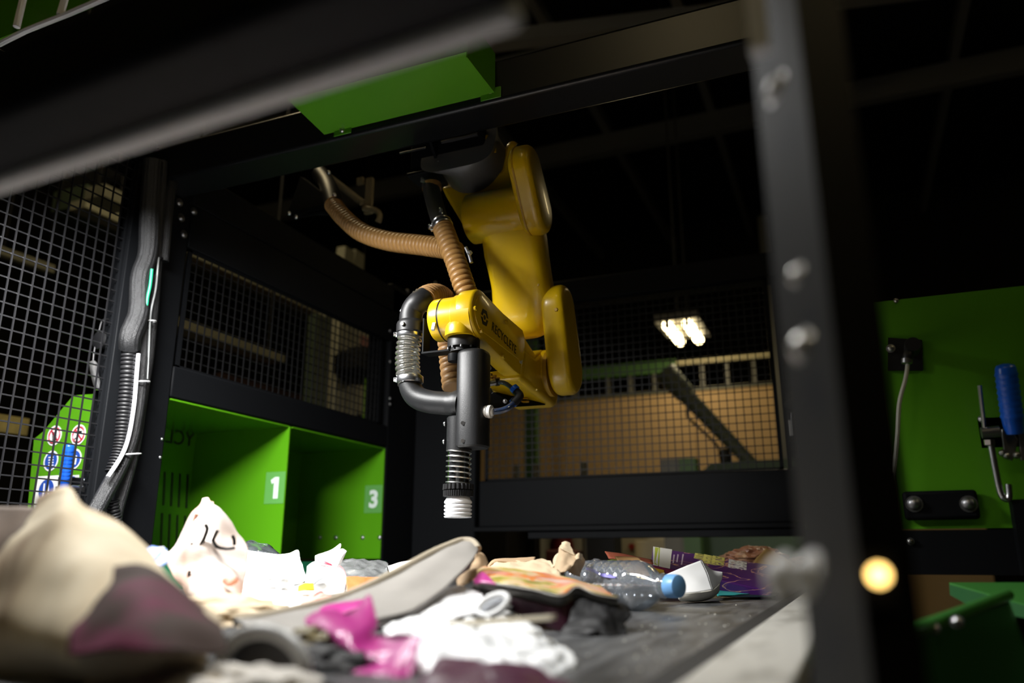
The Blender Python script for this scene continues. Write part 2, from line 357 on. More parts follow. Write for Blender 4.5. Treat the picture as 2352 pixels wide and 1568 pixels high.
# hall things seen through the left mesh
HALLC = mat('hall_cream', (.34, .33, .24), .6); HALLG = mat('hall_green', (.06, .085, .05), .6)
def ybeam(name, p0, p1, X, h, w, m, label, cat='beam'):
    a, b = atX(*p0, X), atX(*p1, X); o = MB().box((X - w, min(a.y, b.y), (a.z + b.z) / 2 - h), (X, max(a.y, b.y), (a.z + b.z) / 2)).build(name, m, None) if False else None
    zt0 = (a.z + b.z) / 2; ya, yb = min(a.y, b.y), max(a.y, b.y); t = T(name, label, cat, (X - w / 2, (ya + yb) / 2, zt0 - h))
    MB().box((X - w, ya, zt0 - h), (X, yb, zt0)).build('rail_bar', m, t)
    for q in (.1, .9): yy = ya + (yb - ya) * q; MB().cyl((X - w / 2, yy, zt0 - .01), (X - w / 2, yy, 5.2), .008, n=6).build('hanger', BLACKM, t)
    return t
cg = ybeam('crane_girder', (200, 420), (900, 765), -3.62, .12, .25, HALLG, 'deep green girder with pale lower rail, seen through the left mesh')
a, b = atX(200, 445, -3.6), atX(900, 790, -3.6); zc_ = (a.z + b.z) / 2; MB().box((-3.72, min(a.y, b.y), zc_ - .05), (-3.6, max(a.y, b.y), zc_)).build('pale_rail', HALLC, cg)
ybeam('handrail_pipe', (0, 566), (128, 606), -3.0, .035, .035, HALLC, 'short pale handrail behind the near mesh', 'rail')
ybeam('cable_tray', (405, 722), (655, 816), -3.0, .05, .12, HALLC, 'pale cable tray crossing behind the far left mesh', 'tray')
ybeam('upper_tray', (240, 420), (308, 455), -3.0, .06, .12, HALLC, 'bright yellowish tray near the top of the near mesh', 'tray')
o = MB().box((-3.9, 3.15, FLOOR), (-3.0, 4.3, .95)).build('stacked_bale', mat('rust_bale', (.06, .025, .018), .9, var=.4, scale=9)); tag(o, 'rust brown bale stacked beyond the far left mesh', 'bale')
for px, X, wd, m, l in ((738, -2.5, .06, HALLG, 'slim dark green column beyond the far left mesh'), (788, -2.6, .05, HALLC, 'pale column left of the twin columns'), (812, -2.62, .05, HALLC, 'pale twin column beside the red sign')):
    q = atX(px, 850, X); o = MB().box((X - .06, q.y - wd, FLOOR), (X, q.y + wd, q.z + .75 if px > 780 else q.z + .3)).build('hall_column', m); tag(o, l, 'column')
q = atX(845, 760, -2.75); nb = T('notice_board', 'pale notice board at the far end of the left mesh', 'board', (-2.77, q.y, FLOOR))
MB().box((-2.79, q.y - .45, q.z - .55), (-2.75, q.y + .45, q.z + .25)).build('board', HALLC, nb)
for dy in (-.4, .4): MB().box((-2.79, q.y + dy - .02, FLOOR), (-2.755, q.y + dy + .02, q.z - .5)).build('leg', BLACKM, nb)
q = atX(832, 788, -2.74); MB().box((-2.75, q.y - .09, q.z - .05), (-2.735, q.y + .09, q.z + .05)).build('red_sign', mat('dull_red', (.30, .06, .05), .5), nb)
q = atX(836, 830, -2.5); o = MB().lathe((-2.52, q.y, q.z - .12), (0, 0, 1), [(0, .1), (.05, .16), (.14, .16), (.2, .06)], 10).build('motor_unit', BLACKM); tag(o, 'dark motor unit under the dull red sign', 'motor')
a, b = atX(846, 868, -2.4), atX(866, 945, -2.4); o = MB().box((-2.42, a.y, FLOOR), (-2.4, b.y, a.z)).build('screen_board', mat('lime_panel', (.18, .42, .012), .5)); tag(o, 'lime green upright screen board at the end of the left mesh', 'board')
a, b = atX(0, 950, -2.6), atX(62, 1000, -2.6); o = MB().box((-2.7, a.y - .2, b.z), (-2.6, b.y, a.z)).build('ledger_board', mat('ochre_board', (.50, .37, .10), .7, var=.5, scale=12)); tag(o, 'ochre board with round knot behind the near mesh', 'board')

# ---------------------------------------------------------------- sorting cell: frame
XL, YF, YB = -1.45, 1.24, 2.55
fr = T('cell_frame', 'black painted steel frame of the robot sorting cell', 'frame', (-.7, 1.9, FLOOR))
def fpart(name, a, b, bev=.006): return MB().box(a, b).build(name, BLACK, fr, bev=bev)
fpart('post', (XL - .10, YF, FLOOR), (XL, YF + .126, .96))                       # left front post
fpart('post', (-.020, YF, FLOOR), (.066, YF + .10, 1.6))                          # right front post
fpart('post', (XL - .10, 2.33, FLOOR), (XL, YB, .97))                             # corner
fpart('corner_plate', (XL, YB - .03, BELT + .012), (-1.20, YB + .02, .97))
fpart('post', (.0, YB, FLOOR), (.10, YB + .10, .97))
MB().box((XL - .10, YF, .863), (.066, YF + .095, .958)).build('beam', mat('satin_black', (.006, .0065, .0075), .33, 0, .4), fr, bev=.008, seg=3)                      # front cross beam that carries the robot
fpart('beam', (XL - .10, YF + .126, .86), (XL, YB, .955))                         # left top beam
fpart('beam', (XL, YB, .885), (.1, YB + .095, .972))                              # rear top beam
fpart('header', (XL - .03, YF + .126, .747), (XL, 2.33, .86), .002)
fpart('sill', (XL - .06, YF + .126, .367), (XL, 2.33, .442), .004)
fpart('beam', (-1.2, YB, .10), (.1, YB + .06, .262))                              # rear lower beam
fpart('ledge', (-1.2, YB - .05, .085), (-.15, YB, .10), .002)
fpart('skirt_board', (-1.0, YB - .035, .06), (-.12, YB - .02, .10), .002)
fpart('beam', (XL - .1, .2, .90), (XL, YF, .97))
fpart('wing_post', (XL - .03, YF - .045, FLOOR), (XL, YF, .9), .002)
for x, y, Y_ in ((412, 465, 0), (445, 485, 0), (422, 538, 0), (416, 500, 0)):
    dome(atX(x, y, XL + .001), (1, 0, 0), .0085, fr, STEELD)
for x, y in ((936, 668), (1000, 650), (896, 760), (896, 830), (896, 915), (896, 928)): dome(atX(x, y, XL + .001), (1, 0, 0), .006, fr, STEELD)
for x, y in ((372, 1008), (368, 1050)): dome(atX(x, y, XL + .001), (1, 0, 0), .0035, fr, STEEL)
for x, y in ((1955, 1047), (1928, 380)): dome(at(x, y, YF - .001), (0, -1, 0), .006, fr, STEELD)
# ---------------------------------------------------------------- wire mesh panels
WIRE = mat('mesh_wire', (.008, .008, .009), .4, 0, .4)
WIRE_SHADE = mat('shaded_mesh_wire', (.005, .005, .0055), .5, 0, .2)  # darker copy of the wire, rear shade put into its colour
def mesh_panel(label, axis, c, u0, u1, z0, z1, sp=.025, r=.0014, fw_=.012):
    loc = (c, (u0 + u1) / 2, z0) if axis == 'x' else ((u0 + u1) / 2, c, z0)
    t = T('wire_mesh_panel', label, 'mesh panel', loc)
    g = MB(); pt = (lambda u, z: V((c, u, z))) if axis == 'x' else (lambda u, z: V((u, c, z)))
    nn = V((1, 0, 0)) if axis == 'x' else V((0, 1, 0))
    for k in range(int((u1 - u0) / sp) + 1): g.bar(pt(u0 + k * sp, z0) + nn * r, pt(u0 + k * sp, z1) + nn * r, r * 2, r * 2, nn)
    for k in range(int((z1 - z0) / sp) + 1): g.bar(pt(u0, z0 + k * sp) - nn * r, pt(u1, z0 + k * sp) - nn * r, r * 2, r * 2, nn)
    o = g.build('wire_grid', WIRE if label.startswith('near') else WIRE_SHADE, t, smooth=False); o['kind'] = 'stuff'
    f = MB(); h = fw_ / 2
    for a, b in ((pt(u0 - h, z0), pt(u1 + h, z0)), (pt(u0 - h, z1), pt(u1 + h, z1)), (pt(u0, z0), pt(u0, z1)), (pt(u1, z0), pt(u1, z1))): f.bar(a, b, fw_, fw_ * .5, nn)
    f.build('edge_frame', BLACK, t, smooth=False); return t
mesh_panel('near wire mesh panel beside the cable bundle', 'x', XL - .012, .32, YF - .045, -.10, .90)
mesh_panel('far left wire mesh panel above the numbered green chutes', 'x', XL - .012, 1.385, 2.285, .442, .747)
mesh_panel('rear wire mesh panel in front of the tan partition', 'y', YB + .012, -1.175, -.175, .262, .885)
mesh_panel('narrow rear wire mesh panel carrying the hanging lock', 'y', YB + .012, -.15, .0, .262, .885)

# ---------------------------------------------------------------- green chutes with numbers
GL = mat('green_gloss', (.075, .27, .006), .25, 0, .5)
NUM = mat('number_white', (.62, .70, .66), .5); STICK = mat('sticker_green', (.10, .30, .07), .35)
XC = -1.80
def chute(y0, y1, number, label, back):
    t = T('sorting_chute', label, 'chute', (XL - .2, (y0 + y1) / 2, -.0))
    w = MB().box((XC, y1, -.004), (XL - .002, y1 + .004, .362)).build('side_wall', GL, t)
    MB().box((XC - .004, y0 + .006, -.3), (XC, y1 + .004, .362)).build('back_wall', GL, t)
    MB().box((XC, y0 + .006, .360), (XL - .004, y1, .364)).build('hood', GL, t)
    return t, w
c1, w1 = chute(YF + .126, 1.81, '1', 'lit green sorting chute wall marked with number 1', True)
c3, w3 = chute(1.82, 2.322, '3', 'shaded green sorting chute wall marked with number 3', True)
def numplate(w, y, txt, px0, px1, py0, py1, size, tx, ty):
    a = at(px0, py1, y - .001); b = at(px1, py0, y - .001)
    MB().box((a.x, y - .0012, a.z), (min(b.x, XL - .004), y - .0002, b.z)).build('number_sticker', STICK, w)
    p = at(tx, ty, y - .0015)
    if txt == '1': MB().prism([p + V((a_, 0, b_)) for a_, b_ in ((.012, 0), (.028, 0), (.028, .060), (.014, .060), (.0, .052), (.004, .041), (.012, .045))], (0, -.0006, 0)).build('number', NUM, w)
    else: text('number', txt, size, p, (1, 0, 0), (0, 0, 1), NUM, w, bold=.003)
numplate(w1, 1.81, '1', 606, 662, 1082, 1157, .082, 619, 1145)
numplate(w3, 2.322, '3', 836, 885, 1113, 1178, .078, 846, 1164)
for px in (735, 771, 833, 872): dome(at(px, 1234, 2.3215), (0, -1, 0), .006, w3, STEEL)
# cut-out slots and mirrored lettering on the back wall of the first chute
for row, (ya, yb) in enumerate(((1083, 1160), (1178, 1260))):
    for k in range(4):
        px = 379 + k * 17.5 - row * 6
        p, q = atX(px, ya + k * 2, XC + .001), atX(px - 3.5, yb + k * 2, XC + .001)
        MB().bar(p, q, .0016, .006, (0, 1, 0)).build('slot', INK, c1)
tl = text('cut_lettering', 'YCL', .060, atX(444, 1026, XC + .0015), (0, -1, 0), (0, 0, 1), INK, c1)
lab(tl, 'mirrored dark cut-out lettering')
# green guide under the chutes
o = MB().box((XL - .05, 1.368, -.10), (XL + .02, 2.328, -.012)).build('guide_rail', mat('teal_green', (.012, .16, .075), .4)); tag(o, 'teal green guide rail along the belt under the chutes', 'rail')

# ---------------------------------------------------------------- conveyor
BM = mat('belt_rubber', (.105, .108, .112), .40, col2=(.03, .031, .033), scale=13, bump=.15, bscale=120, stretch=(4.5, .7, 1))
XE = BELT * -1.435 * -1
cv = T('conveyor', 'dark rubber belt conveyor carrying the mixed waste', 'conveyor', (-.75, 1.2, FLOOR))
MB().box((XL + .03, -.3, BELT - .012), (-.098, 3.4, BELT)).build('belt', BM, cv)
MB().box((XL + .04, -.3, BELT - .10), (-.11, 3.4, BELT - .05)).build('slider_bed', BLACKM, cv)
MB().box((-.113, -.3, BELT + .0005), (-.094, 3.0, BELT + .004)).build('edge_seal', RUBBER, cv)
for y in (.2, 1.6, 2.9):
    for x in (XL + .06, -.16): MB().box((x, y, FLOOR), (x + .05, y + .05, BELT - .1)).build('leg', BLACK, cv)
RAIL = mat('worn_steel', (.56, .55, .51), .5, .2, var=.55, scale=14, col2=(.34, .33, .30), ramp=(.30, .50), bump=.12, bscale=60, stretch=(2, .6, 1))
sr = T('side_rail', 'worn bare steel side rail along the conveyor belt', 'rail', (-.06, 1, BELT - .09))
MB().prism([(-.094, -.3, BELT + .006), (-.036, -.3, BELT + .006), (-.036, -.3, BELT + .003), (-.030, -.3, BELT - .09), (-.094, -.3, BELT - .09)], (0, 3.3, 0)).build('rail_body', RAIL, sr, bev=.003)
MB().box((-.030, -.3, BELT - .08), (-.022, 3.0, BELT - .002)).build('rubber_skirt', RUBBER, sr)

# ---------------------------------------------------------------- yellow robot arm
Y2, Z2, Y3, Z3, Y5, Z5 = 1.40, .700, 1.545, .390, 1.205, .418
X0, X1 = -.565, -.50
rb = T('robot_arm', 'glossy yellow jointed robot arm hanging from the front beam', 'robot arm', (-.66, YF + .10, .86))
br = T('mounting_bracket', 'black welded bracket holding the robot arm under the beam', 'bracket', (-.70, YF + .07, .78))
pl = [at(945, 408, 1.36), at(1112, 372, 1.36)]
zb = (pl[0].z + pl[1].z) / 2
MB().box((pl[0].x, 1.352, zb), (pl[1].x + .004, 1.364, .90)).build('back_plate', BLACK, br, bev=.004)
MB().box((pl[0].x - .004, 1.345, zb - .004), (pl[1].x - .02, 1.405, zb + .004)).build('base_plate', BLACK, br, bev=.002)
a, b = at(982, 308, 1.32), at(1006, 372, 1.36)
MB().prism([a + V((-.003, 0, 0)), (b.x - .003, 1.352, b.z), (b.x - .003, 1.352, a.z)], (.006, 0, 0)).build('gusset', BLACK, br)
WELD = mat('weld_bead', (.06, .06, .065), .3, .5)
MB().tube([at(1014, 327, 1.335), at(1040, 321, 1.335), at(1070, 315, 1.335), at(1098, 308, 1.335)], lambda i: .003 + .001 * (i % 2), 6).build('weld_seam', WELD, br)
MB().tube([at(918, 352, 1.335), at(950, 345, 1.335), at(978, 339, 1.335)], .0022, 6).build('weld_seam', WELD, br)
for x, y in ((982, 308), (1008, 374), (1107, 366)): dome(at(x, y, 1.35), (0, -1, -.3), .005, br, STEELD)
# base: half-round charcoal casting
ctr = at(1086, 366, 1.40); rr_ = .074; ax = V((0, .96, -.28)).normalized(); u = V((1, 0, 0)); v_ = ax.cross(u)
def dring(t, r, flat):
    c = V((ctr.x, ctr.y, ctr.z)) + ax * t; return sup(c, u, v_, r, r, 2 if not flat else 3.2, 36)
MB().loft([sup(V((ctr.x - .014, ctr.y, ctr.z + .004)) + ax * -.045, u, v_, .088, .068, 4, 36), dring(-.03, rr_, False), dring(.06, rr_, False)]).build('base', GREYB, rb)
q = at(1127, 330, 1.36); MB().obox(q, (.010, .004, 0), (-.002, .002, .022), (.0006, -.001, 0)).build('rating_plate', YEL, rb)
# turret
MB().loft([dring(.05, rr_ + .004, False), dring(.056, rr_ + .014, False), dring(.075, rr_ + .022, False), dring(.11, rr_ + .02, False), dring(.14, rr_ * .8, False)]).build('turret', YEL, rb)
# shoulder yoke: left ear and right motor cover
yk = MB().prism([at(x, y, 1.405) for x, y in ((1010, 428), (1022, 452), (1046, 492), (1068, 530), (1090, 547), (1112, 545), (1140, 520), (1190, 500), (1210, 455), (1206, 390), (1192, 335), (1176, 318), (1160, 330), (1150, 390), (1110, 420), (1060, 425), (1030, 424))], (0, .055, .012))
yk.build('shoulder_yoke', YEL, rb, bev=.012, seg=3)
MC = ((1.392, .684), .046, (1.330, .762), .041)
mc = slab(MB(), stadium(*MC), -.556, -.508, .016, 4).build('motor_cover', YEL, rb)
MB().loft([[V((x_, y, z)) for y, z in stadium(MC[0], MC[1] + .001, MC[2], MC[3] + .001)] for x_ in (-.545, -.5415)]).build('cover_seam', YELD, rb)
for x, y in ((1197, 366), (1213, 439)): bolt(at(x, y, 1.335), (.3, -1, -.3), .004, rb, YELD)
for x, y in ((1191, 337), (1190, 402)): bolt(at(x, y, 1.32), (.3, -1, -.3), .0055, rb, BLACKP)
# upper arm: drum, lofted body, elbow leg
ua = MB(); ua.lathe((-.684, Y2, Z2), (1, 0, 0), [(0, .050), (.003, .0535), (.10, .0535), (.125, .054), (.135, .05)], 40)
def Yf(px, py, hd): k = ray(px, py); k = k.z / k.y; return (Y2 + .453 * Z2 - hd) / (1 + .453 * k)
secs = []
for l, r, py, hd in ((1104, 1238, 505, .046), (1100, 1245, 540, .046), (1106, 1250, 580, .045), (1116, 1256, 620, .044), (1123, 1262, 655, .044), (1125, 1268, 690, .044), (1120, 1268, 720, .042), (1117, 1262, 745, .038), (1120, 1256, 765, .030), (1130, 1245, 778, .016)):
    Y = Yf((l + r) / 2, py, hd); a, b = at(l, py, Y + .012), at(r, py, Y + .03); z = (a.z + b.z) / 2
    secs.append(sup(((a.x + b.x) / 2, Y + hd, z), (1, 0, 0), (0, 1, 0), (b.x - a.x) / 2, hd, 3.2, 36))
ua.loft(secs)
ua_o = ua.build('upper_arm', YEL, rb, ang=50)
leg = slab(MB(), stadium((Y3 - .012, Z3 - .012), .050, (Y3 - .054, Z3 + .122), .044, 16), -.546, -.497, .016, 5)
leg.build('elbow_leg', YEL, rb, ang=50)
for x, y in ((1219, 577), (1236, 654), (1278, 711), (1300, 861)): 
    Y = 1.44 if y < 700 else (1.44 if y < 800 else 1.50)
    bolt(at(x, y, Y), (0, -1, -.2), .0042, rb, YELD)
lg = MB().lathe(atX(1325, 846, X1 + .0005), (1, 0, 0), [(0, .019), (.0006, .019)], 6).build('logo_badge', INK, rb); lab(lg, 'dark hexagon badge on the elbow')
for k in range(3):
    c = atX(1325, 846, X1 + .0014); MB().lathe(c + V((0, 0, 0)), (1, 0, 0), [(0, .010 - k * .003), (.0002 + k * .0003, .010 - k * .003)], 4).build('badge_mark', YEL if k % 2 == 0 else INK, rb)
MB().lathe((-.556, Y3 - .012, Z3 - .012), (1, 0, 0), [(0, .050), (.008, .050)], 36).build('joint_ring', YELD, rb)
# elbow casing and forearm
FX0, FX1 = -.655, X0
def fprof(y0, z0, z1, y1): pass
ec = MB().loft([[V((x, y, z)) for y, z in pts] for x, pts in ((FX0, [(1.38, .335), (1.58, .312), (1.60, .33), (1.60, .415), (1.58, .432), (1.52, .428), (1.46, .398), (1.40, .40)]), (FX1 + .004, [(1.38, .335), (1.58, .312), (1.60, .33), (1.60, .415), (1.58, .432), (1.52, .428), (1.46, .398), (1.40, .40)]))])
ec.build('elbow_casing', YEL, rb, bev=.010, seg=3)
MB().lathe((FX1, Y3 - .012, Z3 - .008), (1, 0, 0), [(0, .047), (.012, .047)], 32).build('elbow_neck', YEL, rb)
out = []
for k in range(17): t = R(75 + 180 * k / 16); out.append((Y5 + .042 * math.cos(t), Z5 + .044 * math.sin(t)))
out += [(1.36, .345), (1.50, .335), (1.56, .36), (1.56, .405), (1.48, .402), (1.39, .434)]
fa = slab(MB(), out, -.600, X0, .006, 3).build('forearm', YEL, rb, ang=30)
pan = []
for k in range(13): t = R(80 + 180 * k / 12); pan.append((Y5 + .031 * math.cos(t), Z5 + .033 * math.sin(t)))
pan += [(1.385, .372), (1.402, .380), (1.405, .425), (1.395, .437)]
slab(MB(), pan, X0 - .001, X0 + .0022, .0015, 2).build('side_panel', YEL, fa, ang=30)
XT = X0 + .0026
hexa = MB().lathe(atX(1113, 729, XT), (1, 0, 0), [(0, .0165), (.0004, .0165)], 6).build('logo_badge', INK, fa)
MB().lathe(atX(1113, 729, XT + .0006), (1, 0, 0), [(0, .0085), (.0003, .0085)], 6).build('badge_ring', YEL, fa)
MB().lathe(atX(1113, 729, XT + .001), (1, 0, 0), [(0, .0045), (.0003, .0045)], 14).build('badge_eye', INK, fa)
for s in (-1, 1): MB().obox(atX(1113, 729, XT + .0007) + V((0, s * .0135, 0)), (.0003, 0, 0), (0, .0045, 0), (0, 0, .0016)).build('badge_bar', YEL, fa)
p, q = atX(1129, 757, XT), atX(1189, 817, XT); d = (q - p)
text('lettering', 'RECYCLEYE', .0245, p, d, V((1, 0, 0)).cross(d), INK, fa, sx=d.length / .150, space=1.12)
MB().obox(atX(1197, 822, X0 + .0005), (.0004, 0, 0), (0, .008, 0), (0, 0, .011)).build('white_label', mat('label_silver', (.6, .62, .62), .3), fa)
rg = MB()
for s in (-1, 1): rg.tube([atX(1205, 867, X0 + .0008) + V((0, s * .006 + .006 * math.cos(k * .5236), .006 * math.sin(k * .5236))) for k in range(12)], .0007, 6, closed=True)
rg.build('loop_mark', mat('pale_yellow', (.8, .62, .12), .4), fa)
for x, y in ((1089, 708), (1104, 760), (1154, 820), (1231, 893), (1161, 739)): bolt(atX(x, y, X0 + .001), (1, 0, 0), .0042, fa, YEL)
# wrist
wr = MB().lathe((-.658, Y5, Z5 - .004), (1, 0, 0), [(0, .030), (.003, .037), (.006, .039), (.022, .040)], 40).build('wrist_cap', YEL, rb)
MB().lathe((-.6358, Y5, Z5 - .004), (1, 0, 0), [(0, .039), (.0025, .039)], 40).build('wrist_seam', INK, rb)
MB().lathe((-.633, Y5, Z5 - .004), (1, 0, 0), [(0, .0395), (.024, .0395), (.026, .042), (.062, .042)], 40).build('wrist', YEL, rb)
tx = at(1065, 790, Y5).x; 
MB().lathe((tx, Y5 - .012, Z5 + .004), (0, 0, -1), [(0, .018), (.018, .023), (.028, .0275), (.044, .0285), (.0465, .028)], 32).build('tool_flange', YEL, rb)
MB().obox((-.6405, Y5 - .036, Z5 - .022), (.003, 0, 0), (0, .002, -.001), (0, .004, .011)).build('rating_label', mat('label_silver', (.6, .62, .62), .3), rb)

# ---------------------------------------------------------------- vacuum gripper
zc = at(1065, 775, Y5).z
gp = T('vacuum_gripper', 'charcoal suction gripper with spring shaft and white bellows cup', 'gripper', (tx, Y5, at(1053, 1187, Y5).z))
MB().lathe((tx, Y5, zc), (0, 0, -1), [(0, .0275), (.002, .029), (.020, .029), (.0205, .024), (.028, .024)], 32).build('coupling', BLACKP, gp)
for k in range(10): t = k * math.pi / 5; MB().cyl((tx + .027 * math.cos(t), Y5 + .027 * math.sin(t), zc - .0195), (tx + .027 * math.cos(t), Y5 + .027 * math.sin(t), zc - .0235), .0022, n=8).build('coupling_bolt', STEEL, gp)
zt, zb2 = at(1076, 808, Y5).z, at(1076, 1030, Y5).z
xa, xb_ = at(1043, 900, Y5 - .02).x, at(1109, 900, Y5 - .02).x
body = MB().loft([sup(((xa + xb_) / 2, Y5, z), (1, 0, 0), (0, 1, 0), (xb_ - xa) / 2 - i, .028 - i, 2.6, 36) for z, i in ((zt, .006), (zt - .003, .002), (zt - .008, 0), (zb2 + .003, 0), (zb2, .003))]).build('body', CHAR, gp)
xn = at(1055, 1000, Y5).x
MB().lathe((xn, Y5, at(1055, 958, Y5).z), (0, 0, -1), [(0, .020), (.002, .022), (.058, .022), (.06, .020)], 28).build('shaft_guide', CHAR, gp)
for x, y in ((1063, 971), (1063, 1012)): MB().cyl(at(x, y, Y5 - .0275), at(x, y, Y5 - .03), .0035, n=10).build('set_screw', STEEL, gp)
for x, y in ((1022, 973), (1020, 1014)): dome(at(x, y, Y5 - .012), (-1, -.5, 0), .004, gp, STEEL)
# fillet of the suction pipe and the pipe itself
pth = cr([at(1060, 928, Y5), at(1020, 926, Y5), at(985, 922, Y5), at(958, 912, Y5), at(944, 892, Y5), at(942, 872, Y5)], 26)
MB().tube(pth, lambda i: .0205 if i > 2 else .024, 24).build('suction_pipe', CHAR, gp)
sp = MB(); z0, z1 = at(1055, 1028, Y5).z, at(1055, 1112, Y5).z
sp.lathe((xn, Y5, z0), (0, 0, -1), [(0, .0185), (z0 - z1, .0185)], 28).build('shaft', mat('polished_steel', (.8, .81, .82), .16, 1), gp)
MB().tube([(xn + .0212 * math.cos(t * .35), Y5 + .0212 * math.sin(t * .35), z0 + (z1 - z0) * t / 126) for t in range(127)], .0011, 6).build('spring', mat('spring_steel', (.75, .75, .74), .3, 1), gp)
z2 = at(1054, 1140, Y5).z; nt_ = 22; ring = MB(); 
def gear(z, r0, r1, n=22): return [V((xn + (r0 if (k % 4) < 2 else r1) * math.cos(k * 2 * math.pi / (4 * n)), Y5 + (r0 if (k % 4) < 2 else r1) * math.sin(k * 2 * math.pi / (4 * n)), z)) for k in range(4 * n)]
MB().loft([gear(z1, .0262, .0245), gear((z1 + z2) / 2 + .001, .0268, .0248)]).build('clamp_ring', BLACKP, gp, smooth=False)
MB().loft([gear((z1 + z2) / 2 - .0005, .0258, .0248, 40), gear(z2, .0256, .0246, 40)]).build('knurled_ring', BLACKP, gp, smooth=False)
z3 = at(1053, 1187, Y5).z; hh = (z2 - z3); pr = [(0, .0185), (.14 * hh, .0195), (.26 * hh, .0225)]
for k in range(4): s = .26 + k * .185; pr += [((s + .05) * hh, .0226), ((s + .10) * hh, .0195), ((s + .145) * hh, .0195), ((s + .185) * hh, .0226)]
pr[-1] = (hh, .0232)
MB().lathe((xn, Y5, z2), (0, 0, -1), pr, 36, cap=False).build('bellows_cup', mat('silicone', (.85, .87, .9), .45), gp, ang=80, solid=.002)
# clamp bracket, cuff and clear ribbed hose
ch = T('ribbed_hose', 'clear ribbed suction hose clamped beside the gripper', 'hose', at(942, 880, Y5))
def ribbed(path, r0, amp, pitch, name, m, parent, n=20):
    P_ = [V(p) for p in path]; L = 0; out_ = []; rad = []; fine = cr(P_, 40 * len(P_)); acc = 0; last = fine[0]; step = pitch / 6
    pts = [fine[0]]; 
    for q in fine[1:]:
        if (q - pts[-1]).length >= step: pts.append(q)
    return MB().tube(pts, lambda i: r0 + amp * (1, .9, .55, -1.1, .55, .9)[i % 6], n).build(name, m, parent, ang=80)
CLR = clear_mat('clear_hose', (.80, .81, .78), .22, .5, .12, (.42, .41, .36))
ribbed([at(942, 880, Y5), at(937, 850, Y5), at(936, 820, Y5), at(939, 790, Y5), at(944, 762, Y5)], .0195, .0035, .0085, 'hose_wall', CLR, ch)
for y, x in ((872, 942), (768, 942)):
    MB().lathe(at(x, y, Y5), (0, 0, 1), [(-.006, .0236), (-.005, .0242), (.005, .0242), (.006, .0236)], 28).build('hose_clamp', STEEL, ch)
    bolt(at(x - 32, y, Y5 - .006), (-1, -.4, .1), .0045, ch, STEEL, 'clamp_screw'); MB().cyl(at(x - 30, y - 4, Y5 - .006), at(x - 30, y + 6, Y5 - .006), .003).build('clamp_screw', STEEL, ch)
cu = T('hose_elbow', 'black plastic hose elbow with flange above the clear hose', 'elbow', at(944, 765, Y5))
MB().lathe(at(944, 768, Y5), (0, 0, 1), [(0, .022), (.003, .0272), (.018, .0272), (.022, .026), (.026, .022)], 32).build('flange', BLACKP, cu)
MB().tube(cr([at(944, 745, Y5), at(944, 726, Y5), at(950, 708, Y5), at(962, 694, Y5), at(976, 684, Y5 + .01)], 16), .0215, 22).build('elbow_pipe', BLACKP, cu)
for k in range(2): p = at(966 + 7 * k, 692 - 5 * k, Y5 + .004 + k * .004); MB().lathe(p, at(976, 684, Y5) - at(962, 694, Y5), [(-.0015, .0228), (0, .0236), (.0015, .0228)], 24).build('clamp_band', STEEL, cu)
bolt(at(925, 714, Y5 - .01), (-.7, -.5, .5), .004, cu, STEEL, 'clamp_screw'); bolt(at(926, 744, Y5 - .027), (0, -1, 0), .004, cu, STEEL)
hb = T('hose_bracket', 'thin black bent bracket between gripper and clear hose', 'bracket', at(975, 812, Y5))
MB().box((at(978, 800, Y5).x - .001, Y5 - .012, at(978, 812, Y5).z), (at(978, 800, Y5).x + .0015, Y5 + .012, at(978, 735, Y5).z)).build('upright', BLACK, hb)
MB().box((at(978, 800, Y5).x - .001, Y5 - .014, at(978, 814, Y5).z - .0015), (at(1050, 812, Y5).x, Y5 + .014, at(978, 814, Y5).z + .0015)).build('arm', BLACK, hb)
MB().lathe(at(1045, 818, Y5 - .012), (0, 0, 1), [(-.01, .012), (.0, .013), (.004, .012)], 16).build('eye', BLACK, hb)

# ---------------------------------------------------------------- brown suction hoses
Yh = Y5 + .10
h1 = T('suction_hose', 'brown ribbed suction hose running down beside the robot to its wrist', 'hose', at(1045, 600, 1.30))
hp = [at(1018, 525, 1.33), at(1030, 556, 1.32), at(1047, 600, 1.31), at(1062, 645, 1.30), at(1076, 690, 1.30), at(1075, 730, 1.32)]
ribbed(hp, .0195, .0026, .0078, 'hose_wall', BROWNHOSE, h1)
MB().tube(cr([at(988, 422, 1.36), at(994, 450, 1.35), at(1005, 490, 1.34), at(1016, 520, 1.33)], 12), .0185, 20).build('cuff', RUBBER, h1)
for x, y in ((1014, 512), (1018, 520)): MB().lathe(at(x, y, 1.333), at(1030, 556, 1.32) - at(1018, 525, 1.33), [(-.002, .0205), (0, .0215), (.002, .0205)], 24).build('clamp_band', STEEL, h1)
MB().lathe(at(992, 424, 1.36), (.1, -.1, -1), [(0, .021), (.012, .021)], 22).build('brown_sleeve', BROWNHOSE, h1)
for x, y in ((972, 414), (990, 522), (1014, 484)): bolt(at(x, y, 1.32), (-.6, -.8, 0), .005, h1, STEEL, 'clamp_screw'); MB().cyl(at(x - 4, y - 6, 1.322), at(x + 3, y + 8, 1.322), .003).build('clamp_screw', STEEL, h1)
bolt(at(1078, 582, 1.29), (.8, -.6, .3), .005, h1, STEEL, 'clamp_screw'); MB().tube([at(1070, 568, 1.30), at(1078, 585, 1.30), at(1083, 603, 1.30)], .0035, 8).build('clamp_band', STEELD, h1)
h2 = T('suction_hose', 'brown ribbed suction hose sagging from the top bracket across to the robot', 'hose', at(900, 560, 1.42))
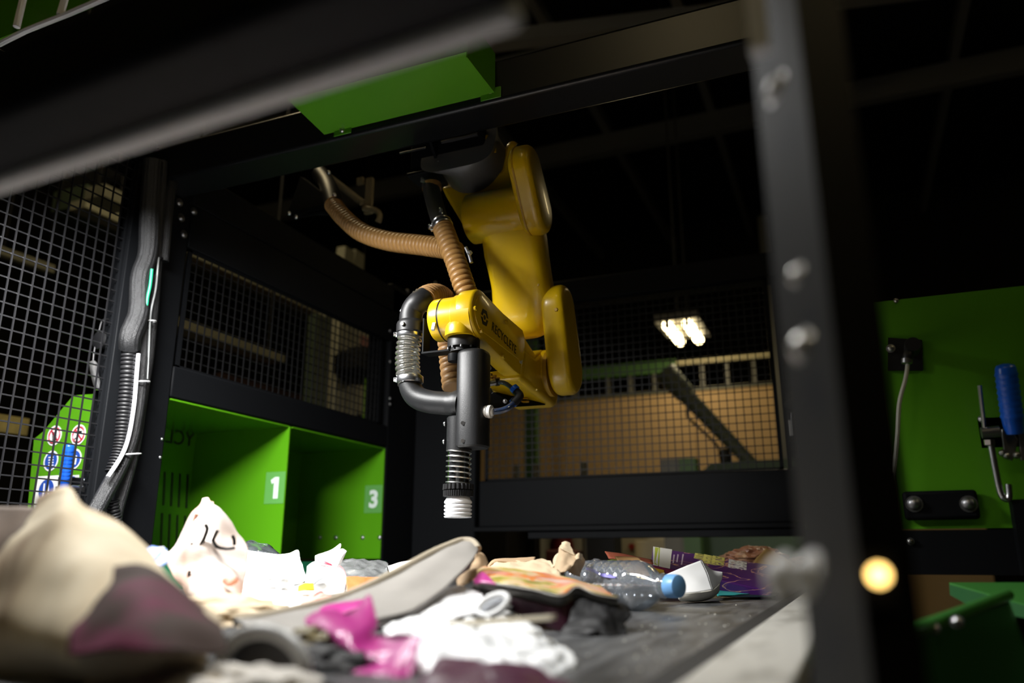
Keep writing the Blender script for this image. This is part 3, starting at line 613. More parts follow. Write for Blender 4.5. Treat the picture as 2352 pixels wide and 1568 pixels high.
ribbed([at(765, 470, 1.50), at(790, 500, 1.48), at(830, 533, 1.46), at(890, 553, 1.43), at(960, 562, 1.40), at(1020, 570, 1.37), at(1050, 580, 1.36)], .0205, .0024, .0072, 'hose_wall', BROWNHOSE, h2)
h3 = T('suction_hose', 'brown ribbed hose looping over the black elbow behind the wrist', 'hose', at(1000, 690, Y5 + .05))
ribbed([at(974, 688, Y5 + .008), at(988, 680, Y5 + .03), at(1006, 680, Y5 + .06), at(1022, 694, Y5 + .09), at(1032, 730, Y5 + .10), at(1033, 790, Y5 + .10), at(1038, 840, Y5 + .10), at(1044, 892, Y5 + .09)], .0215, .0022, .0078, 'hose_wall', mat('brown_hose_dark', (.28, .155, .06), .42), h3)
# hose outlet bracket on the frame
ob = T('hose_outlet', 'black hose outlet bracket bolted under the top frame', 'bracket', at(760, 480, 1.55))
MB().prism([at(690, 405, 1.55), at(775, 470, 1.50), at(768, 492, 1.50), at(660, 490, 1.53)], (0, .02, .004)).build('plate', BLACK, ob)
MB().tube(cr([at(735, 400, 1.60), at(750, 420, 1.57), at(760, 445, 1.53), at(768, 474, 1.50)], 10), .0235, 20).build('outlet_pipe', BLACKP, ob)
MB().bar(at(662, 492, 1.52), at(765, 470, 1.50), .004, .012).build('strap', BLACK, ob); MB().bar(at(670, 502, 1.52), at(770, 482, 1.50), .004, .006).build('strap', BLACK, ob)
for x, y in ((664, 490), (680, 498), (765, 480), (755, 396), (768, 448)): dome(at(x, y, 1.49), (0, -1, -.4), .005, ob, STEEL)
vp = T('valve_pipe', 'dim brass coloured valve pipe on a flat upright bracket', 'pipe', at(850, 500, 1.75))
BR = mat('dim_brass', (.20, .16, .09), .45, .4)
MB().cyl(at(748, 400, 1.75), at(832, 465, 1.75), .010).build('pipe', BR, vp); MB().obox(at(848, 450, 1.76), (.011, 0, 0), (0, .006, 0), (0, .0, .056)).build('upright_bracket', BR, vp)
MB().obox(at(828, 416, 1.75), (.010, 0, 0), (0, .006, 0), (0, 0, .010)).build('tab', BR, vp)
MB().tube(cr([at(836, 478, 1.75), at(866, 484, 1.75), at(872, 497, 1.75), at(868, 510, 1.75)], 8), .009, 10).build('pipe_bend', BR, vp)

# ---------------------------------------------------------------- pneumatic fittings on the forearm
pf = T('valve_mount', 'black slotted valve mount plate screwed under the forearm', 'bracket', at(1200, 912, 1.47))
MB().prism([at(1100, 905, 1.40), at(1225, 903, 1.54), at(1240, 906, 1.55), at(1254, 922, 1.55), at(1252, 930, 1.545), at(1100, 940, 1.38)], (0, .002, .004)).build('plate', BLACK, pf)
for x, y in ((1201, 915), (1204, 923)): MB().obox(at(x, y - .5, 1.49), (.010, .002, 0), (0, .0012, -.0006), (.0, .0006, .0014)).build('slot', YELD, pf)
dome(at(1231, 913, 1.52), (.2, -1, -.3), .004, pf, STEEL); dome(at(1160, 921, 1.43), (.2, -1, -.3), .0035, pf, STEELD)
pf2 = T('sensor_plate', 'small black chamfered plate under the forearm behind the gripper', 'plate', at(1130, 840, 1.33))
MB().prism([at(1104, 826, 1.33), at(1130, 824, 1.34), at(1150, 838, 1.35), at(1150, 850, 1.35), at(1104, 858, 1.33)], (0, .004, .006)).build('plate', BLACK, pf2)
for x, y in ((1123, 834), (1125, 845)): dome(at(x, y, 1.328), (0, -1, -.3), .0028, pf2, STEELD)
fv = T('hand_valve', 'small steel hand valve with lever beside the gripper', 'valve', at(1120, 880, 1.25))
MB().cyl(at(1113, 842, 1.26), at(1114, 885, 1.26), .007).build('stem', STEEL, fv); MB().bar(at(1116, 876, 1.25), at(1131, 902, 1.25), .003, .004).build('lever', STEEL, fv)
MB().cyl(at(1114, 882, 1.255), at(1142, 877, 1.27), .0055).build('coupler', STEEL, fv); MB().cyl(at(1138, 878, 1.268), at(1146, 877, 1.272), .007).build('collar', BLACKP, fv)
for k, (x, y) in enumerate(((1121, 864), (1128, 868), (1136, 864), (1144, 869), (1127, 860), (1136, 870))): MB().obox(at(x, y, 1.36), (.003, 0, 0), (0, .003, 0), (0, 0, .0022)).build('port_plug', mat('brown_plug', (.22, .11, .01), .5), fv)
al = T('air_line', 'blue tinted air tube with black elbow fitting on the gripper', 'air hose', at(1150, 935, 1.2))
BT = clear_mat('blue_tube', (.28, .36, .62), .35, .5, .1, (.12, .2, .42))
MB().tube(cr([at(1144, 877, 1.27), at(1160, 880, 1.26), at(1176, 891, 1.25), at(1182, 897, 1.25)], 12), .0042, 10).build('upper_tube', mat('grey_tube', (.05, .07, .08), .3), al)
MB().tube(cr([at(1180, 893, 1.25), at(1192, 905, 1.245), at(1192, 912, 1.24), at(1180, 925, 1.235)], 10), .0075, 12).build('elbow_fitting', BLACKP, al)
for p, q in (((1179, 890), (1185, 896)), ((1184, 920), (1177, 927))): MB().cyl(at(*p, 1.245), at(*q, 1.245), .0082, n=14).build('blue_ring', BLUEP, al)
MB().tube(cr([at(1180, 925, 1.235), at(1168, 936, 1.22), at(1150, 943, 1.21), at(1132, 945, 1.20)], 12), .0055, 10).build('lower_tube', BT, al)
MB().lathe(at(1108, 945, 1.2), at(1134, 945, 1.2) - at(1108, 945, 1.2), [(0, .0105), (.009, .0105), (.0095, .009), (.011, .009), (.0115, .0112), (.017, .0112), (.018, .008), (.021, .0065)], 18).build('white_connector', mat('grey_white', (.6, .6, .58), .4), al)

# ---------------------------------------------------------------- green guard tray on the front beam
gt = T('guard_tray', 'bright green sheet metal guard tray bolted to the front beam', 'guard', at(900, 280, YF - .02))
Yg = YF - .004
A, B = at(745, 310, Yg), at(1135, 214, Yg); zlow = (A.z + B.z) / 2
C, D = at(672, 262, Yg - .13), at(1088, 136, Yg - .13)
zt_ = (C.z + D.z) / 2
MB().prism([(A.x, Yg, zlow), (B.x, Yg, zlow), (B.x, Yg - .125, zlow + .012), (A.x, Yg - .125, zlow + .012)], (0, 0, .002)).build('bottom_sheet', GRN, gt)
MB().box((B.x, Yg - .125, zlow), (B.x + .002, Yg, zlow + .09)).build('end_sheet', GRN, gt)
MB().box((A.x, Yg - .125, zlow + .012), (B.x, Yg - .123, zlow + .10)).build('front_sheet', GRN, gt)
for px, py in ((787, 300), (1127, 209)):
    p = at(px, py, Yg - .002); MB().box((p.x - .022, Yg - .003, zlow - .012), (p.x + .022, Yg, zlow + .012)).build('tab', GRN, gt, bev=.004)
    dome(p + V((0, -.002, 0)), (0, -1, -.2), .0055, gt, STEEL)
# sorting lamp housing (carries the light set at the top of this script)
sl = T('sorting_lamp', 'long black strip lamp hung above the belt near the left mesh', 'lamp', (-1.06, .78, .67))
MB().box((-1.33, .70, .70), (-.79, .86, .745)).build('housing', BLACK, sl, bev=.006)
for x in (-1.22, -.90): MB().box((x - .01, .75, .745), (x + .01, .77, .95)).build('hanger', BLACK, sl)
sl2 = T('sorting_lamp', 'added short strip lamp brightening the waste by the bare belt edge', 'lamp', (-.42, .60, .65))
MB().box((-.62, .54, .66), (-.22, .66, .70)).build('housing', BLACK, sl2, bev=.006)
for x in (-.56, -.28): MB().bar((x, .60, .70), (x, .765, .96), .02, .02, (1, 0, 0)).build('hanger', BLACK, sl2)
o = MB().box((-1.44, .74, .95), (.1, .79, 1.0)).build('lamp_rail', BLACK); tag(o, 'black cross rail carrying the strip lamp', 'rail')
# near hood bar (out of focus, upper left) and its lower lip, lit look put into pale grey
hbm = T('scanner_hood', 'out of focus black scanner hood bar with lower lip coloured as lit', 'hood', (-.28, .26, .2))
a0, b0 = at(-70, 452, .27), at(1200, 40, .25)
a0 = a0 + (a0 - b0) * .6
HOOD = mat('hood_paint', (.004, .0045, .006), .7, 0, .15)
def hoodring(x, dy):
    t = (x + 70) / 1270; c = a0.lerp(b0, t); f0 = at(x, 340 - t * 300, .38) if False else c + V((0, -.050, -.001)); f1 = c + V((0, -.058, .034)); f2 = c + V((0, -.006, .042))
    return [c, f0, f1, f2]
MB().loft([hoodring(-70, 0), hoodring(1200, 0)]).build('shell', HOOD, hbm, bev=.006, seg=3)
MB().bar(a0 + V((0, -.003, .002)), b0 + V((0, -.003, .002)), .014, .012).build('lip', mat('lit_lip', (.68, .69, .70), .5), hbm, bev=.004, seg=3)
mg = T('hood_grille', 'out of focus white wire grille with green panel above the hood', 'grille', at(60, 40, .62))
MB().tube([at(-40, 120, .62), at(60, 70, .62), at(160, 30, .62), at(300, -30, .62)], .004, 8).build('rim', WHITE, mg)
for p, q in (((38, 62), (62, -40)), ((138, 34), (160, -40)), ((-20, 100), (-5, -40))): MB().cyl(at(*p, .62), at(*q, .62), .005, n=8).build('wire', WHITE, mg)
MB().prism([at(-30, 100, .66), at(200, 8, .66), at(260, -60, .66), at(-30, -60, .66)], (0, .01, 0)).build('backing_panel', GRN, mg)

# ---------------------------------------------------------------- near right post (out of focus)
npst = T('near_post', 'out of focus dark angle post with glinting bolts coloured white in the opening', 'post', (0, .34, -.3))
e0, e1, e2 = V((-.020, .350, 0)), V((.0015, .330, 0)), V((.021, .345, 0))
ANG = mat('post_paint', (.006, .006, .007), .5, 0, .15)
MB().prism([e0 + V((0, 0, -.4)), e1 + V((0, 0, -.4)), e1 + V((0, .004, -.4)), e0 + V((.003, .003, -.4))], (0, 0, 1.0)).build('left_flange', mat('post_lit_face', (.10, .105, .11), .4), npst)  # paler grey carries the light falling on this flange
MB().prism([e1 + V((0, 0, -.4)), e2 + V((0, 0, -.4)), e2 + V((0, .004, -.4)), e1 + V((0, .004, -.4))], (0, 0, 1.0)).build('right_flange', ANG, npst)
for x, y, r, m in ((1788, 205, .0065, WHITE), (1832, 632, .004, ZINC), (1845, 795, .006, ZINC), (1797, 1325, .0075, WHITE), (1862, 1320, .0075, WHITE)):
    dome(at(x, y, .325), (-.85, -.45, .3), r, npst, m, 'glint_bolt')  # white domes imitate the bright glints of bolts
MB().box((at(1745, 60, .335).x - .005, .328, at(1745, 130, .335).z), (at(1745, 60, .335).x + .004, .336, at(1745, -60, .335).z)).build('lit_strip', WHITE, npst)  # white stands for a strongly lit spot at the post top
sn = T('glint_box', 'added out of focus box showing a reflection as glowing amber indicator beside the post', 'sensor', at(2018, 1330, .33))  # made-up box, its amber glow replaces a reflection
p = at(2018, 1320, .33); MB().box((p.x - .006, p.y, p.z - .012), (p.x + .006, p.y + .012, p.z + .008)).build('case', BLACKP, sn, bev=.001)
MB().lathe(p, (0, -1, 0), [(0, .0035), (.001, .0033), (.002, .0015)], 12).build('glint', mat('amber_glow', (1, .62, .18), .4, emit=6), sn)

# ---------------------------------------------------------------- right green panel and its fittings
YR = YF + .008
z0, z1 = at(2217, 1213, YR).z, at(2180, 675, YR).z
gpnl = T('access_panel', 'green access panel with blue toggle clamp right of the post', 'panel', (.3, YR, z0))
MB().box((.067, YR, z0), (.50, YR + .004, z1)).build('sheet', GRN, gpnl)
o = MB().box((.066, YR - .004, at(2217, 1320, YR).z), (.60, YR + .05, z0 - .002)).build('lower_beam', BLACK); tag(o, 'black beam under the right green access panel', 'beam')
o = MB().box((at(2314, 1150, YR).x, YR - .03, at(2314, 1320, YR).z), (.6, YR - .006, at(2314, 1150, YR).z)).build('latch_block', BLACK); tag(o, 'black latch block holding the hook of the toggle clamp', 'latch')
MB().box((at(2075, 1160, YR).x, YR - .012, at(2160, 1194, YR).z), (at(2246, 1160, YR).x, YR - .002, at(2160, 1127, YR).z)).build('hinge_plate', BLACK, gpnl, bev=.006, seg=3)
for x in (2100, 2225): dome(at(x, 1157, YR - .012), (0, -1, 0), .009, gpnl, STEELD)
dome(at(2058, 690, YR - .002), (0, -1, 0), .003, gpnl, STEEL); dome(at(2046, 800, YR - .01), (-.2, -1, 0), .005, gpnl, ZINC); dome(at(2092, 1243, YR - .006), (0, -1, 0), .004, gpnl, ZINC)
# toggle clamp
def toggle(label, P_, s=1.0, hook=True, loc=None):
    t = T('toggle_clamp', label, 'clamp', P_(2290, 1000, .02))
    MB().prism([P_(2238, 955, .0), P_(2352, 950, .0), P_(2352, 1030, .0), P_(2250, 1034, .0)], (0, .006, 0)).build('base_plate', BLACK, t, bev=.003)
    gr_ = []; p, q = P_(2308, 835, .055), P_(2330, 995, .03); d = q - p; L = d.length; prof = [(0, .004), (.002, .0105), (.006, .0125)]
    for k in range(8): a = .012 + k * L * .085; prof += [(a, .0130), (a + L * .03, .0142), (a + L * .055, .0130)]
    prof += [(L * .93, .0118), (L, .0105)]
    MB().lathe(p, d, [(a, r * s) for a, r in prof], 20).build('blue_grip', BLUEP, t, ang=70)
    MB().cyl(P_(2250, 885, .04), P_(2262, 990, .03), .0028 * s, n=8).build('threaded_rod', STEEL, t)
    MB().cyl(P_(2254, 994, .03), P_(2296, 990, .03), .0075 * s).build('cross_pin', STEELD, t)
    bolt(P_(2265, 982, .03), P_(2262, 990, .03) - P_(2250, 885, .04), .006 * s, t, STEEL, 'nut'); bolt(P_(2272, 1010, .03), P_(2262, 990, .03) - P_(2250, 885, .04), .007 * s, t, STEEL, 'nut')
    MB().prism([P_(2300, 985, .02), P_(2318, 980, .02), P_(2340, 1010, .02), P_(2326, 1058, .02), P_(2308, 1050, .02)], (0, .008, 0)).build('side_plate', STEELD, t, bev=.001)
    MB().prism([P_(2338, 985, .02), P_(2360, 985, .02), P_(2360, 1052, .02), P_(2345, 1058, .02)], (0, .008, 0)).build('side_plate', STEELD, t, bev=.001)
    MB().tube(cr([P_(2276, 1020, .03), P_(2286, 1075, .03), P_(2298, 1130, .03), P_(2310, 1146, .03), P_(2318, 1140, .03), P_(2316, 1112, .03)], 24), .0042 * s, 10).build('hook', STEEL, t)
    for x, y in ((2255, 962), (2303, 1040), (2312, 1046), (2335, 1045)): dome(P_(x, y, .02), (0, -1, 0), .004 * s, t, STEEL)
    return t
toggle('toggle clamp with blue ribbed grip on the right green panel', lambda x, y, o_: at(x, y, YR - o_))
# inductive sensor and its grey cable
ss = T('inductive_sensor', 'black angled sensor with grey cable on the right green panel', 'sensor', at(2095, 830, YR - .03))
MB().prism([at(2040, 775, YR - .006), at(2118, 780, YR - .006), at(2120, 850, YR - .006), at(2040, 850, YR - .006)], (0, .004, 0)).build('mount_plate', BLACKM, ss)
MB().lathe(at(2097, 790, YR - .05), (.02, 1, 0), [(0, .010), (.002, .0105), (.04, .0105)], 18).build('barrel', BLACKP, ss)
MB().tube(cr([at(2093, 800, YR - .035), at(2086, 815, YR - .045), at(2084, 828, YR - .045)], 8), .0065, 12).build('plug', BLACKP, ss)
MB().cyl(at(2083, 824, YR - .045), at(2083, 834, YR - .045), .0072).build('nut', STEELD, ss)
MB().tube(cr([at(2085, 836, YR - .045), at(2080, 870, YR - .05), at(2066, 925, YR - .055), at(2062, 1000, YR - .06), at(2055, 1080, YR - .065), at(2038, 1190, YR - .08), at(2022, 1290, YR - .09), at(1990, 1420, YR - .10), at(1975, 1470, YR - .1)], 40), .0028, 8).build('cable', mat('cable_grey', (.42, .42, .36), .5), ss)

# green tray at the lower right
tr = T('green_hopper', 'dark green sheet hopper with rolled rim right of the conveyor', 'hopper', at(2200, 1560, .9))
Yt = .80
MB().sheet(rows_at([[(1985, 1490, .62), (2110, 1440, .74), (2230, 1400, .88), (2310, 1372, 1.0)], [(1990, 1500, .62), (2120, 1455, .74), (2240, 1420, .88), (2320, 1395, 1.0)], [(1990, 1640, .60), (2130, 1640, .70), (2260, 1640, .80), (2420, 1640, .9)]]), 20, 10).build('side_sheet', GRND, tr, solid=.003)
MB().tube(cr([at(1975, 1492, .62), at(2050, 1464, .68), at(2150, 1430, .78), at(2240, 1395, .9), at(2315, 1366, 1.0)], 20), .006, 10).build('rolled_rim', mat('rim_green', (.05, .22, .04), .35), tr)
MB().prism([at(2180, 1337, 1.15), at(2420, 1337, 1.15), at(2420, 1400, 1.02), at(2370, 1392, 1.02)], (0, 0, -.006)).build('top_flange', mat('rim_green', (.05, .22, .04), .35), tr)
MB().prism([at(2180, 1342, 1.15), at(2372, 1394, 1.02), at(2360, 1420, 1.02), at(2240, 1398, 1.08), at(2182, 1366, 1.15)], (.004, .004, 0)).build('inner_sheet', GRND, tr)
for x, y in ((2110, 1457), (2145, 1443), (2198, 1428)): dome(at(x, y, .76), (-.3, -1, .2), .004, tr, STEEL)

# ---------------------------------------------------------------- left wing: green sign plate, clamp, lock tag, cable bundle
YS = YF + .01
sp_ = T('sign_plate', 'green plate with round safety signs behind the near mesh', 'plate', at(170, 1100, YS))
MB().prism([at(168, 908, YS), at(242, 902, YS), at(240, 1260, YS), at(55, 1260, YS), at(78, 1008, YS), at(100, 990, YS)], (0, .004, 0)).build('sheet', GRN, sp_)
SW = mat('sign_white', (.75, .75, .74), .4); SR = mat('sign_red', (.45, .02, .05), .4); SB = mat('sign_blue', (.02, .07, .36), .4)
def disc(x, y, r, m, off, name, k=1.0): return MB().lathe(at(x, y, YS - off), (0, -1, 0), [(0, r), (.0004, r)], 28).build(name, m, sp_)
def ringm(x, y, r, w_, m, off, name):
    c = at(x, y, YS - off); P1 = [c + V((r * math.cos(k * .2244), 0, r * math.sin(k * .2244))) for k in range(28)]
    return MB().tube(P1, w_, 4, closed=True).build(name, m, sp_)
for (x, y) in ((125, 1000), (180, 998)):
    disc(x, y, .0235, SW, .001, 'sign_disc'); ringm(x, y, .0175, .0022, SR, .0016, 'red_ring')
    c = at(x, y, YS - .0022); MB().bar(c + V((-.012, 0, .012)), c + V((.012, 0, -.012)), .0035, .0006, (0, 1, 0)).build('red_slash', SR, sp_)
for k in range(5): c = at(125, 993 + k * 4, YS - .0026); MB().obox(c, (.007, 0, 0), (0, .0003, 0), (0, 0, .0009)).build('pictogram', INK, sp_)
c = at(174, 1010, YS - .0026); ringm(174, 1010, .0045, .0012, INK, .0026, 'pictogram'); MB().obox(at(184, 992, YS - .0026), (.005, 0, 0), (0, .0003, 0), (0, 0, .003)).build('pictogram', INK, sp_)
for (x, y) in ((117, 1058), (170, 1054)):
    disc(x, y, .0235, SW, .001, 'sign_disc'); disc(x, y, .0195, SB, .0016, 'blue_disc')
for k in range(4): MB().obox(at(117, 1050 + k * 6, YS - .0022), (.008, 0, 0), (0, .0003, 0), (0, 0, .0013)).build('pictogram', SW, sp_)
MB().obox(at(172, 1056, YS - .0022), (.0045, 0, 0), (0, .0003, 0), (0, 0, .010)).build('pictogram', SW, sp_)
MB().prism([at(85, 1094, YS - .0008), at(135, 1091, YS - .0008), at(134, 1200, YS - .0008), at(76, 1200, YS - .0008)], (0, -.0004, 0)).build('sign_sheet', SW, sp_)
MB().prism([at(145, 1092, YS - .0008), at(182, 1090, YS - .0008), at(182, 1200, YS - .0008), at(142, 1200, YS - .0008)], (0, -.0004, 0)).build('sign_sheet', SW, sp_)
disc(106, 1125, .024, SB, .0014, 'blue_disc'); disc(164, 1112, .018, SB, .0014, 'blue_disc')
for dx in (-4, 4): MB().bar(at(106 + dx, 1110, YS - .002), at(105 + dx * 1.6, 1142, YS - .002), .004, .0006, (0, 1, 0)).build('pictogram', SW, sp_)
toggle('toggle clamp with blue ribbed grip in front of the safety signs', lambda x, y, o_: at(153 + (2318 - x) * .62, 1018 + (y - 835) * .66, YS - .012 - o_), .85)
lt = T('lock_tag', 'crumpled silver lock tag hanging from a black catch by the near mesh', 'tag', at(220, 890, 1.22))
MB().sheet(rows_at([[(204, 832, 1.215), (214, 828, 1.21), (222, 834, 1.215)], [(206, 852, 1.215), (216, 852, 1.20), (226, 850, 1.215)], [(218, 896, 1.215), (226, 896, 1.205), (234, 892, 1.215)]]), 8, 10, .002, 60, 3).build('tag_sheet', mat('foil', (.75, .75, .75), .3, .8), lt, solid=.001)
MB().tube(cr([at(250, 733, 1.22), at(236, 735, 1.22), at(228, 760, 1.22), at(218, 800, 1.22), at(214, 832, 1.22)], 14), .002, 6).build('shackle', STEELD, lt)
MB().lathe(at(236, 782, 1.23), (0, -1, 0), [(0, .022), (.01, .022), (.014, .015)], 16).build('catch', BLACKP, lt)
MB().obox(at(250, 808, 1.225), (.005, 0, 0), (0, .003, 0), (0, 0, .006)).build('orange_dot', mat('orange_dot', (.5, .12, .01), .5), lt)
kk = T('hanging_lock', 'black hanging lock with silver tag on the rear mesh', 'lock', at(1818, 960, YB - .02))
MB().lathe(at(1818, 932, YB - .01), (0, -1, 0), [(0, .020), (.012, .021), (.02, .014)], 18).build('lock_body', BLACKP, kk)
MB().cyl(at(1814, 905, YB - .01), at(1813, 925, YB - .01), .009).build('shackle', BLACKP, kk); MB().cyl(at(1820, 940, YB - .01), at(1820, 965, YB - .01), .004).build('chain', STEELD, kk)
MB().obox(at(1818, 982, YB - .01), (.006, 0, 0), (0, .001, 0), (0, 0, .024)).build('silver_tag', mat('foil', (.75, .75, .75), .3, .8), kk)

# cable bundle on the left post
CB = XL + .03
def cpath(pts): return cr([atX(x, y, CB + o_) for x, y, o_ in pts], 60)
SLV = mat('braided_sleeve', (.018, .0185, .020), .4, .1, bump=.6, bscale=500, var=.5, scale=300)
def cable(name, label, pts, r, m, n=10, ribs=0, cat='cable', pitch=.006):
    if ribs:
        t = T(name, label, cat, atX(pts[-1][0], pts[-1][1], CB)); ribbed(cpath(pts)[::6] + [cpath(pts)[-1]], r, ribs, pitch, 'corrugation', m, t, 14); return t
    o = MB().tube(cpath(pts), r, 36).build(name, m) if False else None
    mb = MB(); mb.tube(cpath(pts), r, 42 if m is SLV else n)
    if m is SLV:
        P0 = cpath(pts)
        for i_, v in enumerate(mb.v):
            c_ = P0[i_ // 42]; k_ = i_ % 42; mb.v[i_] = c_ + (v - c_) * (1 + .05 * math.cos(k_ * math.pi * 2 / 42 * 14) + .06 * noise.noise(c_ * 14))
    o = mb.build(name, m, ang=85); return tag(o, label, cat)
cable('braided_cable', 'thick black braided cable sleeve bulging around the left post', [(352, 370, .02), (345, 470, .02), (340, 580, .02), (322, 640, .02), (318, 720, .025), (300, 770, .03), (298, 800, .02)], .021, SLV)
cable('braided_cable', 'black braided cable sleeve bending away at the foot of the post', [(330, 735, .01), (322, 860, .01), (315, 930, .015), (300, 1010, .015), (270, 1080, .02), (232, 1150, .03), (200, 1215, .035), (185, 1300, .035), (180, 1480, .035)], .0155, SLV)
cable('braided_cable', 'slim braided cable sleeve behind the others at the post', [(372, 370, .005), (368, 480, .005), (360, 600, .005), (350, 720, .005), (340, 820, .003), (325, 920, .003), (310, 1020, .003), (290, 1100, .003), (268, 1180, .003), (262, 1240, .003), (258, 1330, .003), (255, 1500, .003)], .012, SLV)
cable('braided_cable', 'upper braided cable crossing from the beam to the post', [(455, 340, .01), (425, 372, .01), (396, 420, .012), (385, 480, .012), (375, 600, .01)], .012, SLV)
cable('corrugated_conduit', 'black corrugated conduit beside the white cable', [(296, 800, .02), (292, 880, .02), (284, 960, .02), (276, 1030, .02), (258, 1085, .02)], .0135, BLACKP, ribs=.002, cat='conduit')
cable('corrugated_conduit', 'short corrugated conduit near the waste at the post foot', [(258, 1150, .01), (262, 1180, .01), (272, 1230, .01), (276, 1320, .01), (276, 1480, .01)], .011, BLACKP, ribs=.002, cat='conduit')
cable('white_cable', 'bright white cable strapped in the black bundle', [(318, 812, .036), (314, 860, .036), (308, 930, .036), (296, 1000, .036), (280, 1045, .038), (248, 1095, .045)], .0042, mat('white_cable', (.86, .86, .92), .4))
cable('green_wire', 'green earth wire strapped to the cable bundle', [(349, 618, .045), (345, 655, .045), (338, 690, .042), (335, 735, .04)], .0034, mat('green_wire', (.01, .35, .16), .4))
cable('grey_wire', 'thin grey wire running down the cable bundle', [(364, 590, .03), (358, 660, .032), (346, 720, .032), (342, 800, .026), (338, 870, .022)], .0022, mat('grey_wire', (.25, .26, .26), .4))
for x, y, w_, o_, l in ((336, 738, 30, .03, 'pale cable tie around the bundle below the green wire'), (318, 877, 34, .03, 'pale cable tie around the conduit and white cable'), (292, 1043, 40, .035, 'pale cable tie around the lower bundle'), (348, 592, 36, .02, 'dark cable tie above the green wire')):
    c = atX(x, y, CB + o_ * .5); r = w_ * 1.6 / 1800 * .75
    P1 = [c + V((r * .95 * math.cos(k * .3927), r * math.sin(k * .3927) * 1.0, .004 * math.sin(k * .3927))) for k in range(16)]
    o = MB().tube(P1, .0018, 6, closed=True).build('cable_tie', mat('tie_pale', (.6, .6, .62), .3) if 'pale' in l else BLACKP); tag(o, l, 'cable tie')

# ---------------------------------------------------------------- waste on the belt
def sh(name, label, cat, rows, m, nu=26, nv=18, amp=.004, fs=20, seed=1, solid=.0012, ridge=False, smooth=True, ang=30):
    o = MB().sheet(rows_at(rows), nu, nv, amp, fs, seed, ridge).build(name, m, smooth=smooth, solid=solid, ang=ang); return tag(o, label, cat)
def lump(name, label, cat, c, rx, ry, rz, m, seed=1, amp=.35, fs=2.2, n=4, smooth=False, group=None):
    me = bmesh.new(); bmesh.ops.create_icosphere(me, subdivisions=n, radius=1); mb = MB(); c = V(c); idx = {}
    sd = V((seed * 7.1, seed * 3.3, seed))
    for i, v in enumerate(me.verts):
        p = v.co.copy(); h = 1 + amp * ((1 - 2.4 * abs(noise.noise(p * fs + sd))) * .7 + .5 * noise.noise(p * fs * 2.3 + sd)); p = p * h
        q = c + V((p.x * rx, p.y * ry, p.z * rz)); q.z = max(q.z, BELT + .0005); mb.v.append(q); idx[v.index] = i
    mb.f = [tuple(idx[v.index] for v in f.verts) for f in me.faces]; me.free()
    o = mb.build(name, m, smooth=smooth, ang=35); return tag(o, label, cat, group)
FILM = clear_mat('clear_film', (.86, .88, .90), .16, .5, .10, (.75, .78, .82))
FILMW = clear_mat('milky_film', (.8, .82, .84), .5, .5, .2, (.85, .87, .90))
MAG = mat('magenta_plastic', (.50, .035, .27), .32, 0, .5, var=.35, scale=10)
MAROON = mat('maroon_plastic_film', (.06, .003, .03), .45)

# large kraft piece in the foreground
KP = ramp_mat('printed_kraft', [(.0, (.12, .075, .045)), (.36, (.24, .16, .09)), (.44, (.55, .45, .30)), (.6, (.74, .65, .48)), (1, (.80, .72, .56))], 7, .85, (1, 1, 1), .6)
sh('kraft_paper', 'large torn kraft paper sheet rising at the belt edge', 'paper', [
    [(95, 1150, .47), (150, 1120, .46), (190, 1160, .46), (265, 1195, .46), (330, 1245, .47)],
    [(40, 1230, .42), (130, 1220, .40), (220, 1260, .40), (330, 1310, .41), (420, 1345, .44)],
    [(-30, 1330, .38), (90, 1340, .36), (230, 1370, .36), (380, 1400, .38), (500, 1425, .42)],
    [(-60, 1450, .36), (60, 1470, .34), (190, 1500, .34), (330, 1520, .36), (470, 1490, .40)],
    [(-80, 1540, .37), (50, 1560, .36), (190, 1580, .36), (330, 1590, .37), (450, 1560, .41)]], KP, 34, 26, .006, 14, 3, .0015)
sh('cardboard_flap', 'dark brown cardboard flap behind the kraft paper sheet', 'cardboard', [
    [(-60, 1180, .50), (20, 1165, .50), (80, 1165, .50), (120, 1150, .50)], [(-60, 1240, .47), (20, 1240, .47), (80, 1240, .46), (110, 1230, .46)], [(-70, 1420, .44), (0, 1400, .43), (60, 1350, .42), (90, 1300, .43)]], mat('dark_card', (.10, .062, .035), .8, var=.3, scale=12), 20, 14, .004, 18, 5, .003)
sh('shaded_fold', 'shadowed underside of the kraft sheet in dark colours with magenta print', 'paper fold', [  # separate sheet for the kraft's shadowed underside, shade in its dark colour
    [(215, 1325, .385), (310, 1292, .395), (400, 1340, .40), (505, 1420, .42)], [(170, 1430, .345), (300, 1400, .345), (400, 1420, .36), (515, 1455, .40)], [(150, 1500, .325), (300, 1495, .325), (420, 1500, .345), (530, 1490, .39)]],
   ramp_mat('shaded_fold_print', [(0, (.02, .012, .008)), (.45, (.04, .018, .012)), (.54, (.12, .010, .042)), (.64, (.15, .015, .055)), (.74, (.05, .02, .012)), (1, (.025, .013, .01))], 9, .85, (1, 1, 1), .5), 26, 18, .006, 16, 8)
